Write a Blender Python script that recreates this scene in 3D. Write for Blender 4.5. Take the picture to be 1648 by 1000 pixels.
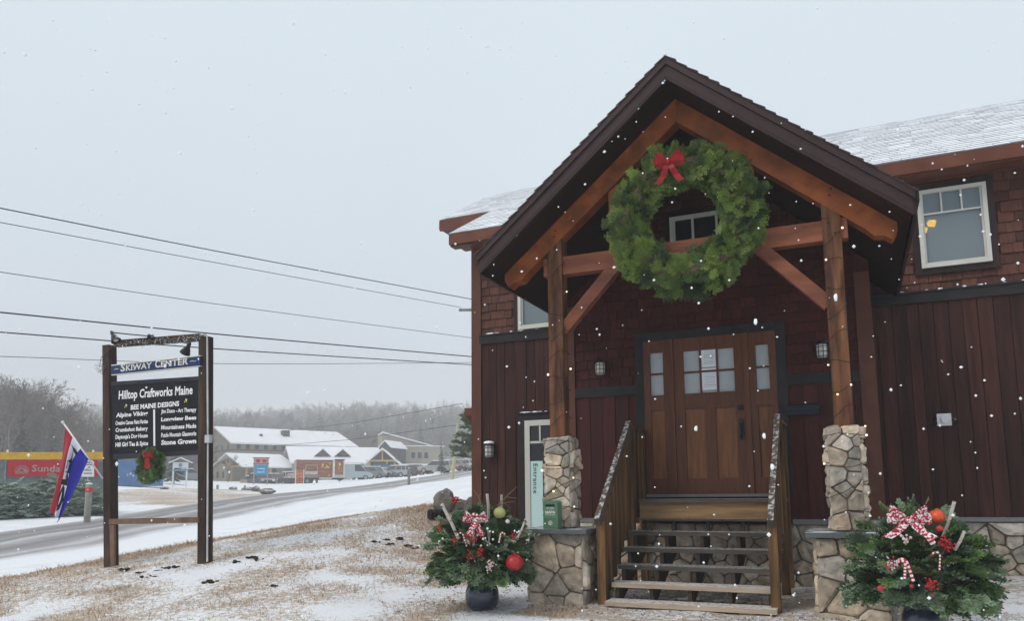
import bpy, bmesh, math, random
import numpy as np
from mathutils import Vector, Matrix, noise as mn

# ------------------------------------------------------------------ camera, world, sun
for o in list(bpy.data.objects): bpy.data.objects.remove(o)
SC = bpy.context.scene; COL = SC.collection
rad = math.radians
YAW, PIT, ROL, FPX, CYP = .4162, .1279, -.00879, 1237.6, 633.0
def _rot(y, p, r):
    cy, sy, cp, sp, cr, sr = math.cos(y), math.sin(y), math.cos(p), math.sin(p), math.cos(r), math.sin(r)
    f0 = np.array([-sy, cy, 0]); r0 = np.array([cy, sy, 0]); u0 = np.array([0, 0, 1.])
    fw = f0*cp + u0*sp; up = u0*cp - f0*sp
    return r0*cr + up*sr, up*cr - r0*sr, fw
CR, CU, CF = _rot(YAW, PIT, ROL)
cd = bpy.data.cameras.new('camera'); cam = bpy.data.objects.new('camera', cd); COL.objects.link(cam)
mw = Matrix.Identity(4)
for i in range(3): mw[i][0] = CR[i]; mw[i][1] = CU[i]; mw[i][2] = -CF[i]
cam.matrix_world = mw
cd.sensor_width = 36; cd.lens = 36*FPX/1648; cd.shift_y = (CYP-500)/1648
cd.clip_start = .05; cd.clip_end = 3000
SC.camera = cam
SC.render.resolution_x = 1024; SC.render.resolution_y = 622
SC.view_settings.view_transform = 'Standard'; SC.view_settings.look = 'None'
SC.view_settings.exposure = 0.0; SC.view_settings.gamma = 1.0; SC.view_settings.use_curve_mapping = False
SC.cycles.use_denoising = True; SC.cycles.volume_bounces = 2; SC.cycles.max_bounces = 6
SC.cycles.diffuse_bounces = 3; SC.cycles.transparent_max_bounces = 12

SUN_EL, SUN_AZ = rad(42), rad(215)     # azimuth clockwise from +Y
wd = bpy.data.worlds.new("World"); SC.world = wd; wd.use_nodes = True
nt = wd.node_tree; nt.nodes.clear()
out = nt.nodes.new('ShaderNodeOutputWorld'); bg = nt.nodes.new('ShaderNodeBackground')
sky = nt.nodes.new('ShaderNodeTexSky'); sky.sky_type = 'NISHITA'; sky.sun_disc = False
sky.sun_elevation = SUN_EL; sky.sun_rotation = SUN_AZ; sky.air_density = 1.0; sky.dust_density = 4.0; sky.ozone_density = 2.0
tc = nt.nodes.new('ShaderNodeTexCoord'); sx = nt.nodes.new('ShaderNodeSeparateXYZ')
ramp = nt.nodes.new('ShaderNodeValToRGB'); cr = ramp.color_ramp
cr.elements[0].position = 0.0; cr.elements[0].color = (6.6, 7.0, 7.8, 1)
cr.elements[1].position = 1.0; cr.elements[1].color = (14.0, 13.8, 13.3, 1)
for p, c in ((.07, (7.5, 8.0, 9.2)), (.2, (7.8, 8.8, 10.0)), (.42, (8.2, 9.4, 10.2)), (.60, (8.6, 9.8, 10.5))):
    e = cr.elements.new(p); e.color = (*c, 1)
nz = nt.nodes.new('ShaderNodeTexNoise'); nz.inputs['Scale'].default_value = 2.2; nz.inputs['Detail'].default_value = 3
mz = nt.nodes.new('ShaderNodeMapRange'); mz.inputs[3].default_value = .95; mz.inputs[4].default_value = 1.05
mul = nt.nodes.new('ShaderNodeVectorMath'); mul.operation = 'SCALE'
mix = nt.nodes.new('ShaderNodeMix'); mix.data_type = 'RGBA'; mix.inputs[0].default_value = .93
nt.links.new(tc.outputs['Generated'], sx.inputs[0]); nt.links.new(sx.outputs[2], ramp.inputs[0])
nt.links.new(tc.outputs['Generated'], nz.inputs[0]); nt.links.new(nz.outputs[0], mz.inputs[0])
nt.links.new(ramp.outputs[0], mul.inputs[0]); nt.links.new(mz.outputs[0], mul.inputs[3])
nt.links.new(sky.outputs[0], mix.inputs[6]); nt.links.new(mul.outputs[0], mix.inputs[7])
nt.links.new(mix.outputs[2], bg.inputs[0]); bg.inputs[1].default_value = .085
nt.links.new(bg.outputs[0], out.inputs[0])
sd = bpy.data.lights.new('sun', 'SUN'); sun = bpy.data.objects.new('sun', sd); COL.objects.link(sun)
sd.energy = 1.35; sd.angle = rad(24); sd.color = (1, .92, .82)
sdir = Vector((math.sin(SUN_AZ)*math.cos(SUN_EL), math.cos(SUN_AZ)*math.cos(SUN_EL), math.sin(SUN_EL)))
sun.rotation_euler = sdir.to_track_quat('Z', 'Y').to_euler()

# ------------------------------------------------------------------ survey helpers: eye at z = 0, photo pixels with a known distance
def ray(x, y): return CR*(x-824) - CU*(y-CYP) + CF*FPX
def onY(x, y, Y): d = ray(x, y); return Vector(d*Y/d[1])
def P(x, y, D): d = ray(x, y); return Vector(d/(d @ CF)*D)
R = random.Random(7)

# ------------------------------------------------------------------ objects
ORG = {}
def link(o): COL.objects.link(o); return o
def tag(o, label=None, cat=None, group=None, kind=None):
    if label: o['label'] = label
    if cat: o['category'] = cat
    if group: o['group'] = group
    if kind: o['kind'] = kind
    return o
def thing(name, label, cat, loc=(0, 0, 0), group=None):
    o = link(bpy.data.objects.new(name, None)); o.location = loc; o.empty_display_size = .2
    ORG[o.name] = Vector(loc); tag(o, label, cat, group); return o
def kids(o): return [c for c in bpy.data.objects if c.parent == o]
def copy_tree(o, parent=None):
    c = link(o.copy())
    if parent: c.parent = parent
    ORG[c.name] = ORG.get(o.name, Vector())
    for ch in kids(o):
        copy_tree(ch, c)
    return c

CUTS = set('bulb belt_board board_siding corner_board entry_boards foot_block shingle_siding sill peg window_bar header_mark snow_clump board_edge bee_emblem frame emblem faded_mark'.split())
class MB:
    def __init__(s): s.v = []; s.f = []; s.m = []; s.t = []; s.g = []
    def add(s, V, Fc, mi=0, tint=None):
        b = len(s.v); s.v.extend([tuple(map(float, p)) for p in V]); s.g.append((b, len(s.f), len(s.v), len(s.f)+len(Fc)))
        if tint is None: tint = R.random()
        for q in Fc: s.f.append([b+i for i in q]); s.m.append(mi); s.t.append(tint)
        return s
    def box(s, x0, x1, y0, y1, z0, z1, mi=0, tint=None):
        V = [(x, y, z) for x in (x0, x1) for y in (y0, y1) for z in (z0, z1)]
        return s.add(V, [(0, 1, 3, 2), (4, 6, 7, 5), (0, 4, 5, 1), (2, 3, 7, 6), (0, 2, 6, 4), (1, 5, 7, 3)], mi, tint)
    def hexa(s, V, mi=0, tint=None):   # 8 pts: bottom loop 0-3, top loop 4-7
        return s.add(V, [(3, 2, 1, 0), (4, 5, 6, 7), (0, 1, 5, 4), (1, 2, 6, 5), (2, 3, 7, 6), (3, 0, 4, 7)], mi, tint)
    def beam(s, a, b, w, h, up=(0, 0, 1), mi=0, tint=None):   # w across, h along up
        a, b = Vector(a), Vector(b); d = (b-a).normalized(); r = d.cross(Vector(up)).normalized(); u = r.cross(d)
        r *= w/2; u *= h/2
        return s.hexa([a-r-u, a+r-u, a+r+u, a-r+u, b-r-u, b+r-u, b+r+u, b-r+u], mi, tint)
    def prism(s, pts, off, mi=0, tint=None):   # pts: loop of 3-D points, off: extrusion vector
        n = len(pts); off = Vector(off); A = [Vector(p) for p in pts]; V = A+[p+off for p in A]
        return s.add(V, [tuple(range(n))[::-1], tuple(range(n, 2*n))]+[(i, (i+1) % n, n+(i+1) % n, n+i) for i in range(n)], mi, tint)
    def tube(s, pts, r, n=6, mi=0, tint=None, r1=None, cap=True):
        pts = [Vector(p) for p in pts]; V = []; Fc = []; m = len(pts)
        for i, p in enumerate(pts):
            d = (pts[min(i+1, m-1)]-pts[max(i-1, 0)]).normalized()
            a = d.cross(Vector((0, 0, 1)) if abs(d.z) < .9 else Vector((1, 0, 0))).normalized(); b = d.cross(a)
            rr = r if r1 is None else r+(r1-r)*i/(m-1)
            V += [p+(a*math.cos(6.2832*k/n)+b*math.sin(6.2832*k/n))*rr for k in range(n)]
        for i in range(m-1):
            Fc += [(i*n+k, i*n+(k+1) % n, (i+1)*n+(k+1) % n, (i+1)*n+k) for k in range(n)]
        if cap: Fc += [tuple(range(n))[::-1], tuple(range((m-1)*n, m*n))]
        return s.add(V, Fc, mi, tint)
    def lathe(s, prof, c, n=16, axis=(0, 0, 1), mi=0, tint=None):
        c = Vector(c); ax = Vector(axis).normalized(); a = ax.cross(Vector((0, 1, 0)) if abs(ax.y) < .9 else Vector((1, 0, 0))).normalized(); b = ax.cross(a)
        V = []; m = len(prof)
        for r, h in prof: V += [c+ax*h+(a*math.cos(6.2832*k/n)+b*math.sin(6.2832*k/n))*r for k in range(n)]
        Fc = [(i*n+k, i*n+(k+1) % n, (i+1)*n+(k+1) % n, (i+1)*n+k) for i in range(m-1) for k in range(n)]
        Fc += [tuple(range(n))[::-1], tuple(range((m-1)*n, m*n))]
        return s.add(V, Fc, mi, tint)
    def ball(s, c, r, n=10, mi=0, tint=None, sq=(1, 1, 1), jit=0):
        m = max(4, n//2+1); V = []; c = Vector(c)
        for i in range(m+1):
            th = math.pi*i/m
            for k in range(n):
                ph = 6.2832*k/n; q = Vector((math.sin(th)*math.cos(ph), math.sin(th)*math.sin(ph), math.cos(th)))
                j = 1+(jit*mn.noise(q*1.7+c*3) if jit else 0)
                V.append(c+Vector((q.x*sq[0], q.y*sq[1], q.z*sq[2]))*r*j)
        return s.add(V, [(i*n+k, (i+1)*n+k, (i+1)*n+(k+1) % n, i*n+(k+1) % n) for i in range(m) for k in range(n)], mi, tint)
    def text(s, body, o, right, up, w=None, h=None, nrm=None, depth=.002, bold=0, mi=0, fn=None, sp=1.0):
        cu = bpy.data.curves.new('t', 'FONT'); cu.body = body; cu.size = 1; cu.extrude = 0; cu.offset = bold; cu.resolution_u = 2; cu.space_character = sp
        ob = link(bpy.data.objects.new('t', cu)); dg = bpy.context.evaluated_depsgraph_get(); dg.update()
        me = bpy.data.meshes.new_from_object(ob.evaluated_get(dg))
        vs = [v.co.copy() for v in me.vertices]; fs = [tuple(p.vertices) for p in me.polygons]
        bpy.data.objects.remove(ob); bpy.data.curves.remove(cu); bpy.data.meshes.remove(me)
        if not vs: return s
        x0 = min(v.x for v in vs); x1 = max(v.x for v in vs); y1 = .69
        sc_y = h/y1; sc_x = (w/(x1-x0)) if w else sc_y
        right = Vector(right).normalized(); up = Vector(up).normalized(); nr = Vector(nrm) if nrm else right.cross(up)
        o = Vector(o)
        if fn: return s.add([fn((v.x-x0)*sc_x, v.y*sc_y) for v in vs], fs, mi, .5)
        return s.add([o+right*((v.x-x0)*sc_x)+up*(v.y*sc_y)+nr*depth for v in vs], fs, mi, .5)
    def tmpl(s, T, Mx, t, mi=0, tint=.5):
        V, Fc = T; W = V @ np.array(Mx).T + np.array(t)
        b = len(s.v); s.v.extend(map(tuple, W.tolist())); s.f.extend([[b+i for i in q] for q in Fc])
        s.m.extend([mi]*len(Fc)); s.t.extend([tint]*len(Fc)); return s
    def pieces(s):
        U = [(np.array(s.v[a:c]).min(0), np.array(s.v[a:c]).max(0)) for a, b, c, d in s.g]; n = len(U); pr = list(range(n))
        def fd(i):
            while pr[i] != i: i = pr[i]
            return i
        for i in range(n):
            for j in range(i):
                gap = np.maximum(0, np.maximum(U[j][0]-U[i][1], U[i][0]-U[j][1])); sz = max((U[i][1]-U[i][0]).max(), (U[j][1]-U[j][0]).max())
                if np.linalg.norm(gap) <= max(.02, .5*sz): pr[fd(i)] = fd(j)
        out = {}
        for i in range(n): out.setdefault(fd(i), []).append(i)
        return list(out.values())
    def build(s, name, mats, parent=None, smooth=False, label=None, cat=None, group=None, kind=None, org=None, attr=None, cut=True):
        if cut and name in CUTS:
            ps = s.pieces()
            if len(ps) > 1:
                for q in ps:
                    m = MB()
                    for i in q:
                        a, b, c, d = s.g[i]; k = len(m.v); m.v += s.v[a:c]; m.f += [[v-a+k for v in f] for f in s.f[b:d]]; m.m += s.m[b:d]; m.t += s.t[b:d]
                    o = m.build(name, mats, parent, smooth, cut=False)
                return o
        o0 = ORG.get(parent.name, Vector()) if parent else Vector(org or (0, 0, 0))
        me = bpy.data.meshes.new(name)
        V = [(x-o0[0], y-o0[1], z-o0[2]) for x, y, z in s.v]
        me.from_pydata(V, [], s.f)
        if not isinstance(mats, (list, tuple)): mats = [mats]
        for m_ in mats: me.materials.append(m_)
        me.polygons.foreach_set('material_index', s.m)
        a = me.attributes.new('tint', 'FLOAT', 'FACE'); a.data.foreach_set('value', s.t)
        if attr is not None:
            for k_, vals in attr.items():
                b = me.attributes.new(k_, 'FLOAT', 'POINT'); b.data.foreach_set('value', vals)
        if smooth: me.polygons.foreach_set('use_smooth', [True]*len(s.f))
        me.update()
        o = link(bpy.data.objects.new(name, me)); ORG[o.name] = o0.copy()
        if parent: o.parent = parent
        else: o.location = o0
        if not smooth: pass
        tag(o, label, cat, group, kind); return o

# ------------------------------------------------------------------ materials
MATS = {}
def mat(name, col, rough=.6, var=.25, scale=4, tint=.3, bump=.15, bscale=25, stretch=(1, 1, 1), metal=0, col2=None, thr=.55, soft=.1, sscale=3,
        snow=0, sn_thr=.5, sn_scale=12, emit=0, spec=.18, coat=0, world=False, tinthue=0):
    if name in MATS: return MATS[name]
    m = bpy.data.materials.new(name); m.use_nodes = True; n = m.node_tree; L = n.links.new; N = n.nodes
    b = N['Principled BSDF']; b.inputs['Roughness'].default_value = rough; b.inputs['Metallic'].default_value = metal
    b.inputs['Specular IOR Level'].default_value = spec; b.inputs['Coat Weight'].default_value = coat
    def new(t, **k):
        q = N.new(t)
        for a_, v_ in k.items(): setattr(q, a_, v_)
        return q
    tcn = new('ShaderNodeTexCoord'); mp = new('ShaderNodeMapping'); mp.inputs['Scale'].default_value = stretch
    L(tcn.outputs['Object'], mp.inputs[0])
    def nz_(sc_, det=5, vec=None):
        q = new('ShaderNodeTexNoise'); q.inputs['Scale'].default_value = sc_; q.inputs['Detail'].default_value = det
        L((vec or mp.outputs[0]), q.inputs[0]); return q
    def mr(src, a0, a1, b0, b1):
        q = new('ShaderNodeMapRange'); L(src, q.inputs[0])
        for i_, v_ in enumerate((a0, a1, b0, b1)): q.inputs[i_+1].default_value = v_
        return q.outputs[0]
    def mth(op, a, c):
        q = new('ShaderNodeMath', operation=op)
        for i_, v_ in enumerate((a, c)):
            if isinstance(v_, (int, float)): q.inputs[i_].default_value = v_
            else: L(v_, q.inputs[i_])
        return q.outputs[0]
    def mixc(f, a, c):
        q = new('ShaderNodeMix', data_type='RGBA')
        for i_, v_ in ((0, f), (6, a), (7, c)):
            if isinstance(v_, (int, float)): q.inputs[i_].default_value = v_
            elif isinstance(v_, tuple): q.inputs[i_].default_value = (*v_[:3], 1)
            else: L(v_, q.inputs[i_])
        return q.outputs[2]
    color = tuple(col)
    at = new('ShaderNodeAttribute', attribute_name='tint')
    offv = new('ShaderNodeVectorMath', operation='ADD'); L(mp.outputs[0], offv.inputs[0])
    sv = new('ShaderNodeVectorMath', operation='SCALE'); sv.inputs[0].default_value = (13.7, 7.3, 5.1); L(at.outputs['Fac'], sv.inputs[3]); L(sv.outputs[0], offv.inputs[1])
    vec = offv.outputs[0]
    if col2:
        f = mr(nz_(sscale, 6, vec).outputs[0], thr-soft, thr+soft, 0, 1)
        color = mixc(f, color, tuple(col2))
    if tinthue: # second colour chosen per piece
        f = mr(at.outputs['Fac'], 0, 1, 0, 1); color = mixc(f, color, tuple(tinthue))
    v1 = mr(nz_(scale, 6, vec).outputs[0], .25, .75, 1-var, 1+var)
    tf = new('ShaderNodeMath', operation='FRACT'); tm = mth('MULTIPLY', at.outputs['Fac'], 7.31); L(tm, tf.inputs[0])
    v2 = mr(tf.outputs[0], 0, 1, 1-tint, 1+tint)
    vv = mth('MULTIPLY', v1, v2)
    scn = new('ShaderNodeVectorMath', operation='SCALE')
    if isinstance(color, tuple): scn.inputs[0].default_value = color
    else: L(color, scn.inputs[0])
    L(vv, scn.inputs[3]); color = scn.outputs[0]
    rsock = None
    if snow:
        g = new('ShaderNodeNewGeometry'); sp_ = new('ShaderNodeSeparateXYZ'); L(g.outputs['True Normal'], sp_.inputs[0])
        up = mr(sp_.outputs[2], .45, .75, 0, snow)
        sn = mr(nz_(sn_scale, 6, tcn.outputs['Object']).outputs[0], sn_thr-.06, sn_thr+.06, 0, 1)
        fct = mth('MULTIPLY', up, sn); color = mixc(fct, color, (.8, .83, .87))
        rsock = mr(fct, 0, 1, rough, .85); L(rsock, b.inputs['Roughness'])
    L(color, b.inputs['Base Color'])
    if bump:
        bp = new('ShaderNodeBump'); bp.inputs['Strength'].default_value = bump; bp.inputs['Distance'].default_value = .02
        L(nz_(bscale, 8, vec).outputs[0], bp.inputs['Height']); L(bp.outputs[0], b.inputs['Normal'])
    if emit:
        b.inputs['Emission Color'].default_value = (*col[:3], 1); b.inputs['Emission Strength'].default_value = emit
    MATS[name] = m; return m

SIDE = mat('stained_siding', (.052, .0175, .0125), .65, var=.5, scale=2.5, tint=.26, bump=.3, bscale=18, stretch=(6, 6, .5), col2=(.030, .0105, .008), thr=.55, sscale=1.2)
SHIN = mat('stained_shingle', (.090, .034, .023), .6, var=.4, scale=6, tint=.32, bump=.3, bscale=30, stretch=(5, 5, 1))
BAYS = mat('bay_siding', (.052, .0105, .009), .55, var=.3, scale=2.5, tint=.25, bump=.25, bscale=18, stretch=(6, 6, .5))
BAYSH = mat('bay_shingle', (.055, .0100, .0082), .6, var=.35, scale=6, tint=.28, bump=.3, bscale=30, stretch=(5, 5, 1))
WRED = mat('brown_trim', (.10, .038, .024), .5, var=.3, scale=3, tint=.1, stretch=(1, 1, 1), bump=.15)
GTRIM = mat('charcoal_trim', (.019, .0175, .019), .5, var=.3, scale=5, tint=.1, bump=.2, snow=.8, sn_thr=.56, sn_scale=6)
FASC = mat('dark_fascia', (.038, .021, .022), .45, var=.25, scale=3, tint=.1, bump=.15)
FASM = mat('eave_fascia', (.12, .042, .024), .5, var=.3, scale=3, tint=.1, bump=.15)
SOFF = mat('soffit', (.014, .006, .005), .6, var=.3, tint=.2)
TIMB = mat('orange_timber', (.27, .078, .023), .45, var=.35, scale=2.2, tint=.12, bump=.25, bscale=12, stretch=(2, 2, 2), col2=(.17, .05, .017), thr=.55, sscale=2)
TIMP = mat('post_timber', (.16, .068, .032), .7, var=.6, scale=3, tint=.1, bump=.4, bscale=16, stretch=(4, 4, .6), col2=(.05, .023, .014), thr=.53, sscale=2.6)
TIMD = mat('beam_timber', (.20, .068, .034), .55, var=.35, scale=2.5, tint=.15, bump=.3, bscale=14, stretch=(.6, 3, 3), col2=(.12, .04, .025), thr=.55, sscale=2)
STON = mat('field_stone', (.52, .42, .31), .85, var=.45, scale=11, tint=.38, bump=.7, bscale=22, tinthue=(.36, .33, .29), col2=(.38, .25, .17), thr=.62, sscale=3)
MORT = mat('mortar', (.17, .145, .12), .95, var=.3, bump=.5)
BLUS = mat('blue_stone', (.13, .145, .15), .7, var=.2, bump=.3, snow=.75, sn_thr=.5, sn_scale=5)
CONC = mat('sill_grey', (.19, .195, .2), .6, var=.15, tint=.05, snow=.6, sn_thr=.55)
DOORW = mat('door_oak', (.112, .037, .017), .4, var=.3, scale=3, tint=.06, bump=.12, bscale=20, stretch=(8, 8, .8), spec=.22)
DOORP = mat('door_panel', (.19, .074, .027), .4, var=.35, scale=3, tint=.08, bump=.12, bscale=20, stretch=(8, 8, .8), spec=.22)
WDECK = mat('weathered_tread', (.075, .066, .056), .7, var=.35, scale=3, tint=.15, bump=.5, bscale=14, stretch=(.5, 6, 6), snow=.45, sn_thr=.47, sn_scale=30)
WTRED = mat('bare_tread', (.40, .32, .24), .7, var=.25, scale=3, tint=.1, bump=.4, bscale=14, stretch=(.5, 6, 6), snow=.6, sn_thr=.44, sn_scale=24)
WSTR = mat('dark_stringer', (.055, .042, .032), .7, var=.3, tint=.2, bump=.3)
WBEAM = mat('landing_wood', (.30, .185, .085), .65, var=.35, scale=3, tint=.1, bump=.4, bscale=14, stretch=(.5, 5, 5), col2=(.17, .11, .06), thr=.55, sscale=2)
WYEL = mat('treated_wood', (.20, .105, .042), .65, var=.45, scale=3, tint=.18, bump=.4, bscale=14, stretch=(5, 5, .5), col2=(.07, .042, .024), thr=.5, sscale=2, snow=.5, sn_thr=.55)
WRAIL = mat('rail_wood', (.10, .075, .058), .65, var=.4, scale=3, tint=.12, bump=.4, bscale=14, snow=.55, sn_thr=.54, sn_scale=24)
WFRM = mat('window_vinyl', (.56, .55, .50), .4, var=.06, tint=.03, bump=.03)
BLACK = mat('black_metal', (.015, .015, .017), .4, var=.2, tint=.05, bump=.05, snow=.6, sn_thr=.55)
CASE = mat('dark_casing', (.026, .016, .014), .6, var=.2, bump=.1)
SNOW = mat('snow', (.83, .86, .90), .8, var=.05, tint=.02, bump=.35, bscale=14, spec=.2)
RSNOW = mat('roof_snow', (.80, .83, .87), .85, var=.06, scale=1.2, tint=.05, bump=.3, bscale=20, col2=(.62, .64, .68), thr=.66, soft=.12, sscale=2.5)
RBUTT = mat('roof_shingle_edge', (.42, .44, .49), .9, var=.2, bump=0)
def glass(name, col=(.02, .02, .025), alpha=.35, rough=.02):
    m = bpy.data.materials.new(name); m.use_nodes = True; b = m.node_tree.nodes['Principled BSDF']
    b.inputs['Base Color'].default_value = (*col, 1); b.inputs['Roughness'].default_value = rough; b.inputs['Alpha'].default_value = alpha
    b.inputs['Specular IOR Level'].default_value = .6; return m
GLASS = glass('window_glass', (.12, .15, .16), .22)
GLDK = glass('dark_glass', (.012, .014, .017), .85)
GLDOOR = glass('door_glass', (.4, .44, .46), .15)
PANE_BRIGHT = mat('door_pane_brightener', (.58, .63, .65), .8, var=.06, scale=1, tint=.03, bump=0)  # pale sheet added behind the door glass to make the panes look bright
PANE_REFL = mat('pane_reflection', (.33, .40, .44), .8, var=.1, scale=1, tint=.04, bump=0)  # grey-blue base colour stands in for the reflection in the upper panes
DARKI = mat('dark_interior', (.02, .018, .018), .9)
WHITE = mat('white_paint', (.75, .76, .78), .5, var=.06, tint=.03, bump=.05)
PAPER = mat('paper', (.78, .82, .86), .7, var=.02, tint=.01, bump=0)
INK = mat('ink', (.12, .13, .15), .8, var=0, tint=0, bump=0)

# ------------------------------------------------------------------ terrain
def tps(pts):
    A = np.array([p[:2] for p in pts], float)/10; z = np.array([p[2] for p in pts], float); n = len(A)
    d = np.linalg.norm(A[:, None]-A[None], axis=2); K = np.where(d > 0, d*d*np.log(d+1e-12), 0)+np.eye(n)*.02
    Pm = np.hstack([np.ones((n, 1)), A]); M_ = np.block([[K, Pm], [Pm.T, np.zeros((3, 3))]])
    w = np.linalg.solve(M_, np.concatenate([z, [0, 0, 0]]))
    def f(x, y):
        x = np.atleast_1d(np.asarray(x, float))/10; y = np.atleast_1d(np.asarray(y, float))/10
        dd = np.hypot(x[..., None]-A[:, 0], y[..., None]-A[:, 1]); k = np.where(dd > 0, dd*dd*np.log(dd+1e-12), 0)
        return k @ w[:n]+w[n]+w[n+1]*x+w[n+2]*y
    return f
G = [(-3.6, 7.4, -1.2), (-1.6, 7.6, -1.2), (1, 7, -1.22), (2.2, 10.9, -1.02), (4, 9, -1.05), (-3, 9.5, -1.17), (-5.4, 11, -1.08), (0, 0, -1.6), (5, 0, -1.5), (-6, 2, -1.65), (-8, 16, -.5),
     (0, 14, -1.1), (6, 14, -.9), (12, 20, -.5), (0, 30, .2), (25, 10, -.5), (-10.9, 8.9, -1.17), (-9.1, 8.9, -1.03), (-14, 0, -1.9), (-25, -15, -2.2), (20, -30, -1.8), (-6, 9.6, -1.12)]
for x, y, D in [(0, 936, 12.3), (180, 896, 13.6), (400, 861, 15.8), (550, 838, 18), (690, 817, 21), (640, 850, 13.5), (600, 905, 11), (300, 960, 9.5), (100, 985, 9.5),
                (715, 806, 17), (745, 775, 27), (765, 768, 36), (758, 790, 22), (700, 792, 29),
                (0, 880, 20), (200, 848, 26), (400, 812, 36), (550, 792, 50), (650, 780, 65), (720, 768, 85), (0, 912, 16.2), (0, 862, 24.8), (150, 846, 29.5), (60, 834, 30), (170, 828, 34), (0, 834, 31), (-150, 845, 29), (300, 808, 38), (300, 787, 47),
                (420, 797, 43), (440, 789, 70), (430, 785, 95), (470, 780, 110), (520, 778, 95), (600, 771, 104), (700, 766, 112), (350, 778, 110), (560, 770, 135), (350, 774, 135), (200, 785, 58), (100, 775, 62), (0, 770, 60), (480, 791, 56),
                (740, 758, 125), (300, 773, 85)]:
    G.append(tuple(P(x, y, D)))
for x, y, D, z in [(0, 770, 110, 3.5), (350, 770, 190, 5.5), (560, 770, 200, 6), (760, 770, 220, 7), (0, 770, 200, 6), (560, 770, 500, 14), (0, 770, 500, 14), (-300, 770, 300, 8)]:
    q = P(x, y, D); G.append((q.x, q.y, z))
G += [(150, 250, 8), (200, 0, 0), (60, 60, 2), (-80, -60, -2.5), (-150, 20, 2)]
gz_ = tps(G)
ROADC = [P(*a) for a in ((-900, 965, 14.2), (-300, 930, 16.4), (0, 885, 19.6), (200, 850, 25.8), (400, 812, 36), (550, 792, 50), (650, 780, 65), (720, 768, 85), (770, 762, 110), (800, 758, 150))]
def spline(pts, n):
    o = []
    for i in range(len(pts)-1):
        a, b, c, d = pts[max(i-1, 0)], pts[i], pts[i+1], pts[min(i+2, len(pts)-1)]
        for k in range(n):
            t = k/n; o.append(.5*((2*b)+(-a+c)*t+(2*a-5*b+4*c-d)*t*t+(-a+3*b-3*c+d)*t**3))
    return o+[pts[-1]]
RC = spline(ROADC, 14); RCx = np.array([[p.x, p.y] for p in RC]); RCz = gz_(RCx[:, 0], RCx[:, 1]); RCz = np.convolve(np.pad(RCz, 10, mode='edge'), np.ones(21)/21, 'valid'); RW = 3.4
def road_sd(x, y):
    x = np.atleast_1d(x); y = np.atleast_1d(y)
    if x.size == 1:
        A_ = RCx[:-1]; D_ = RCx[1:]-A_; q = np.array([x[0], y[0]])-A_; t = np.clip((q*D_).sum(1)/(D_*D_).sum(1), 0, 1); d = np.hypot(*(q-t[:, None]*D_).T); i = int(d.argmin())
        return d[i:i+1], np.array([RCz[i]*(1-t[i])+RCz[i+1]*t[i]])
    best = np.full(x.shape, 1e9); zc = np.zeros(x.shape)
    for i, (a, b) in enumerate(zip(RCx[:-1], RCx[1:])):
        ab = b-a; t = np.clip(((x-a[0])*ab[0]+(y-a[1])*ab[1])/(ab @ ab), 0, 1)
        d = np.hypot(x-a[0]-t*ab[0], y-a[1]-t*ab[1]); k = d < best; best = np.where(k, d, best); zc = np.where(k, RCz[i]*(1-t)+RCz[i+1]*t, zc)
    return best, zc
def road_blend(z, rd, zc): w = np.clip((7.0-rd)/2.6, 0, 1); w = w*w*(3-2*w); return z*(1-w)+zc*w
def gz(x, y):
    rd, zc = road_sd(x, y); return float(road_blend(gz_(x, y), rd, zc)[0])
def fbm(x, y, s, o=4, k=0): return mn.fractal(Vector((x*s, y*s, k)), 1.0, 2.0, o)
def grassmask(x, y):
    """share of dry grass showing through the snow, 0..1"""
    F_ = CF[0]*x+CF[1]*y; u = (CR[0]*x+CR[1]*y)/max(F_, .1); px = 824+u*FPX
    n = fbm(x, y, .9, 5)+.35*fbm(x, y, 3.1, 3, 5)
    g = .62+.70*n
    if x > -4.6 and y < 11: g -= .5*min(1, (x+4.6)/1.2)                 # trodden snow in front of the porch
    if -3.2 < x < .6 and 7.2 < y < 10: g += .75                          # bare gravel round the stairs
    if x > .6 and y > 8.9: g += .55
    return g
def axis_(segs):
    o = []
    for a, b, st in segs: o += list(np.arange(a, b, st))
    return np.array(o+[segs[-1][1]])
gx = axis_([(-900, -300, 100), (-300, -60, 12), (-60, -21, 1.3), (-21, 4.5, .13), (4.5, 20, .8), (20, 100, 10), (100, 600, 100)])
gy = axis_([(-120, -20, 20), (-20, 4, 2), (4, 22, .13), (22, 60, .9), (60, 160, 4), (160, 400, 20), (400, 1200, 100)])
GX, GY = np.meshgrid(gx, gy); fx, fy = GX.ravel(), GY.ravel()
Z = np.concatenate([gz_(fx[i:i+20000], fy[i:i+20000]) for i in range(0, len(fx), 20000)])
rd, zc_ = road_sd(fx, fy); Z = road_blend(np.clip(Z, -4, 30), rd, zc_)
gm = np.zeros(len(fx)); near = (fx > -22) & (fx < 6) & (fy > 3) & (fy < 24)
tan_isl = np.zeros(len(fx))
# dry grass island across the road
isl = [P(*a) for a in ((150, 797, 40), (235, 812, 36.5), (300, 812, 37), (345, 808, 39), (432, 799, 43), (446, 790, 47), (400, 785, 52), (300, 786, 50), (170, 790, 47))]
def inpoly(x, y, poly):
    c = False; n = len(poly)
    for i in range(n):
        a, b = poly[i], poly[(i+1) % n]
        if (a.y > y) != (b.y > y) and x < (b.x-a.x)*(y-a.y)/(b.y-a.y)+a.x: c = not c
    return c
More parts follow.
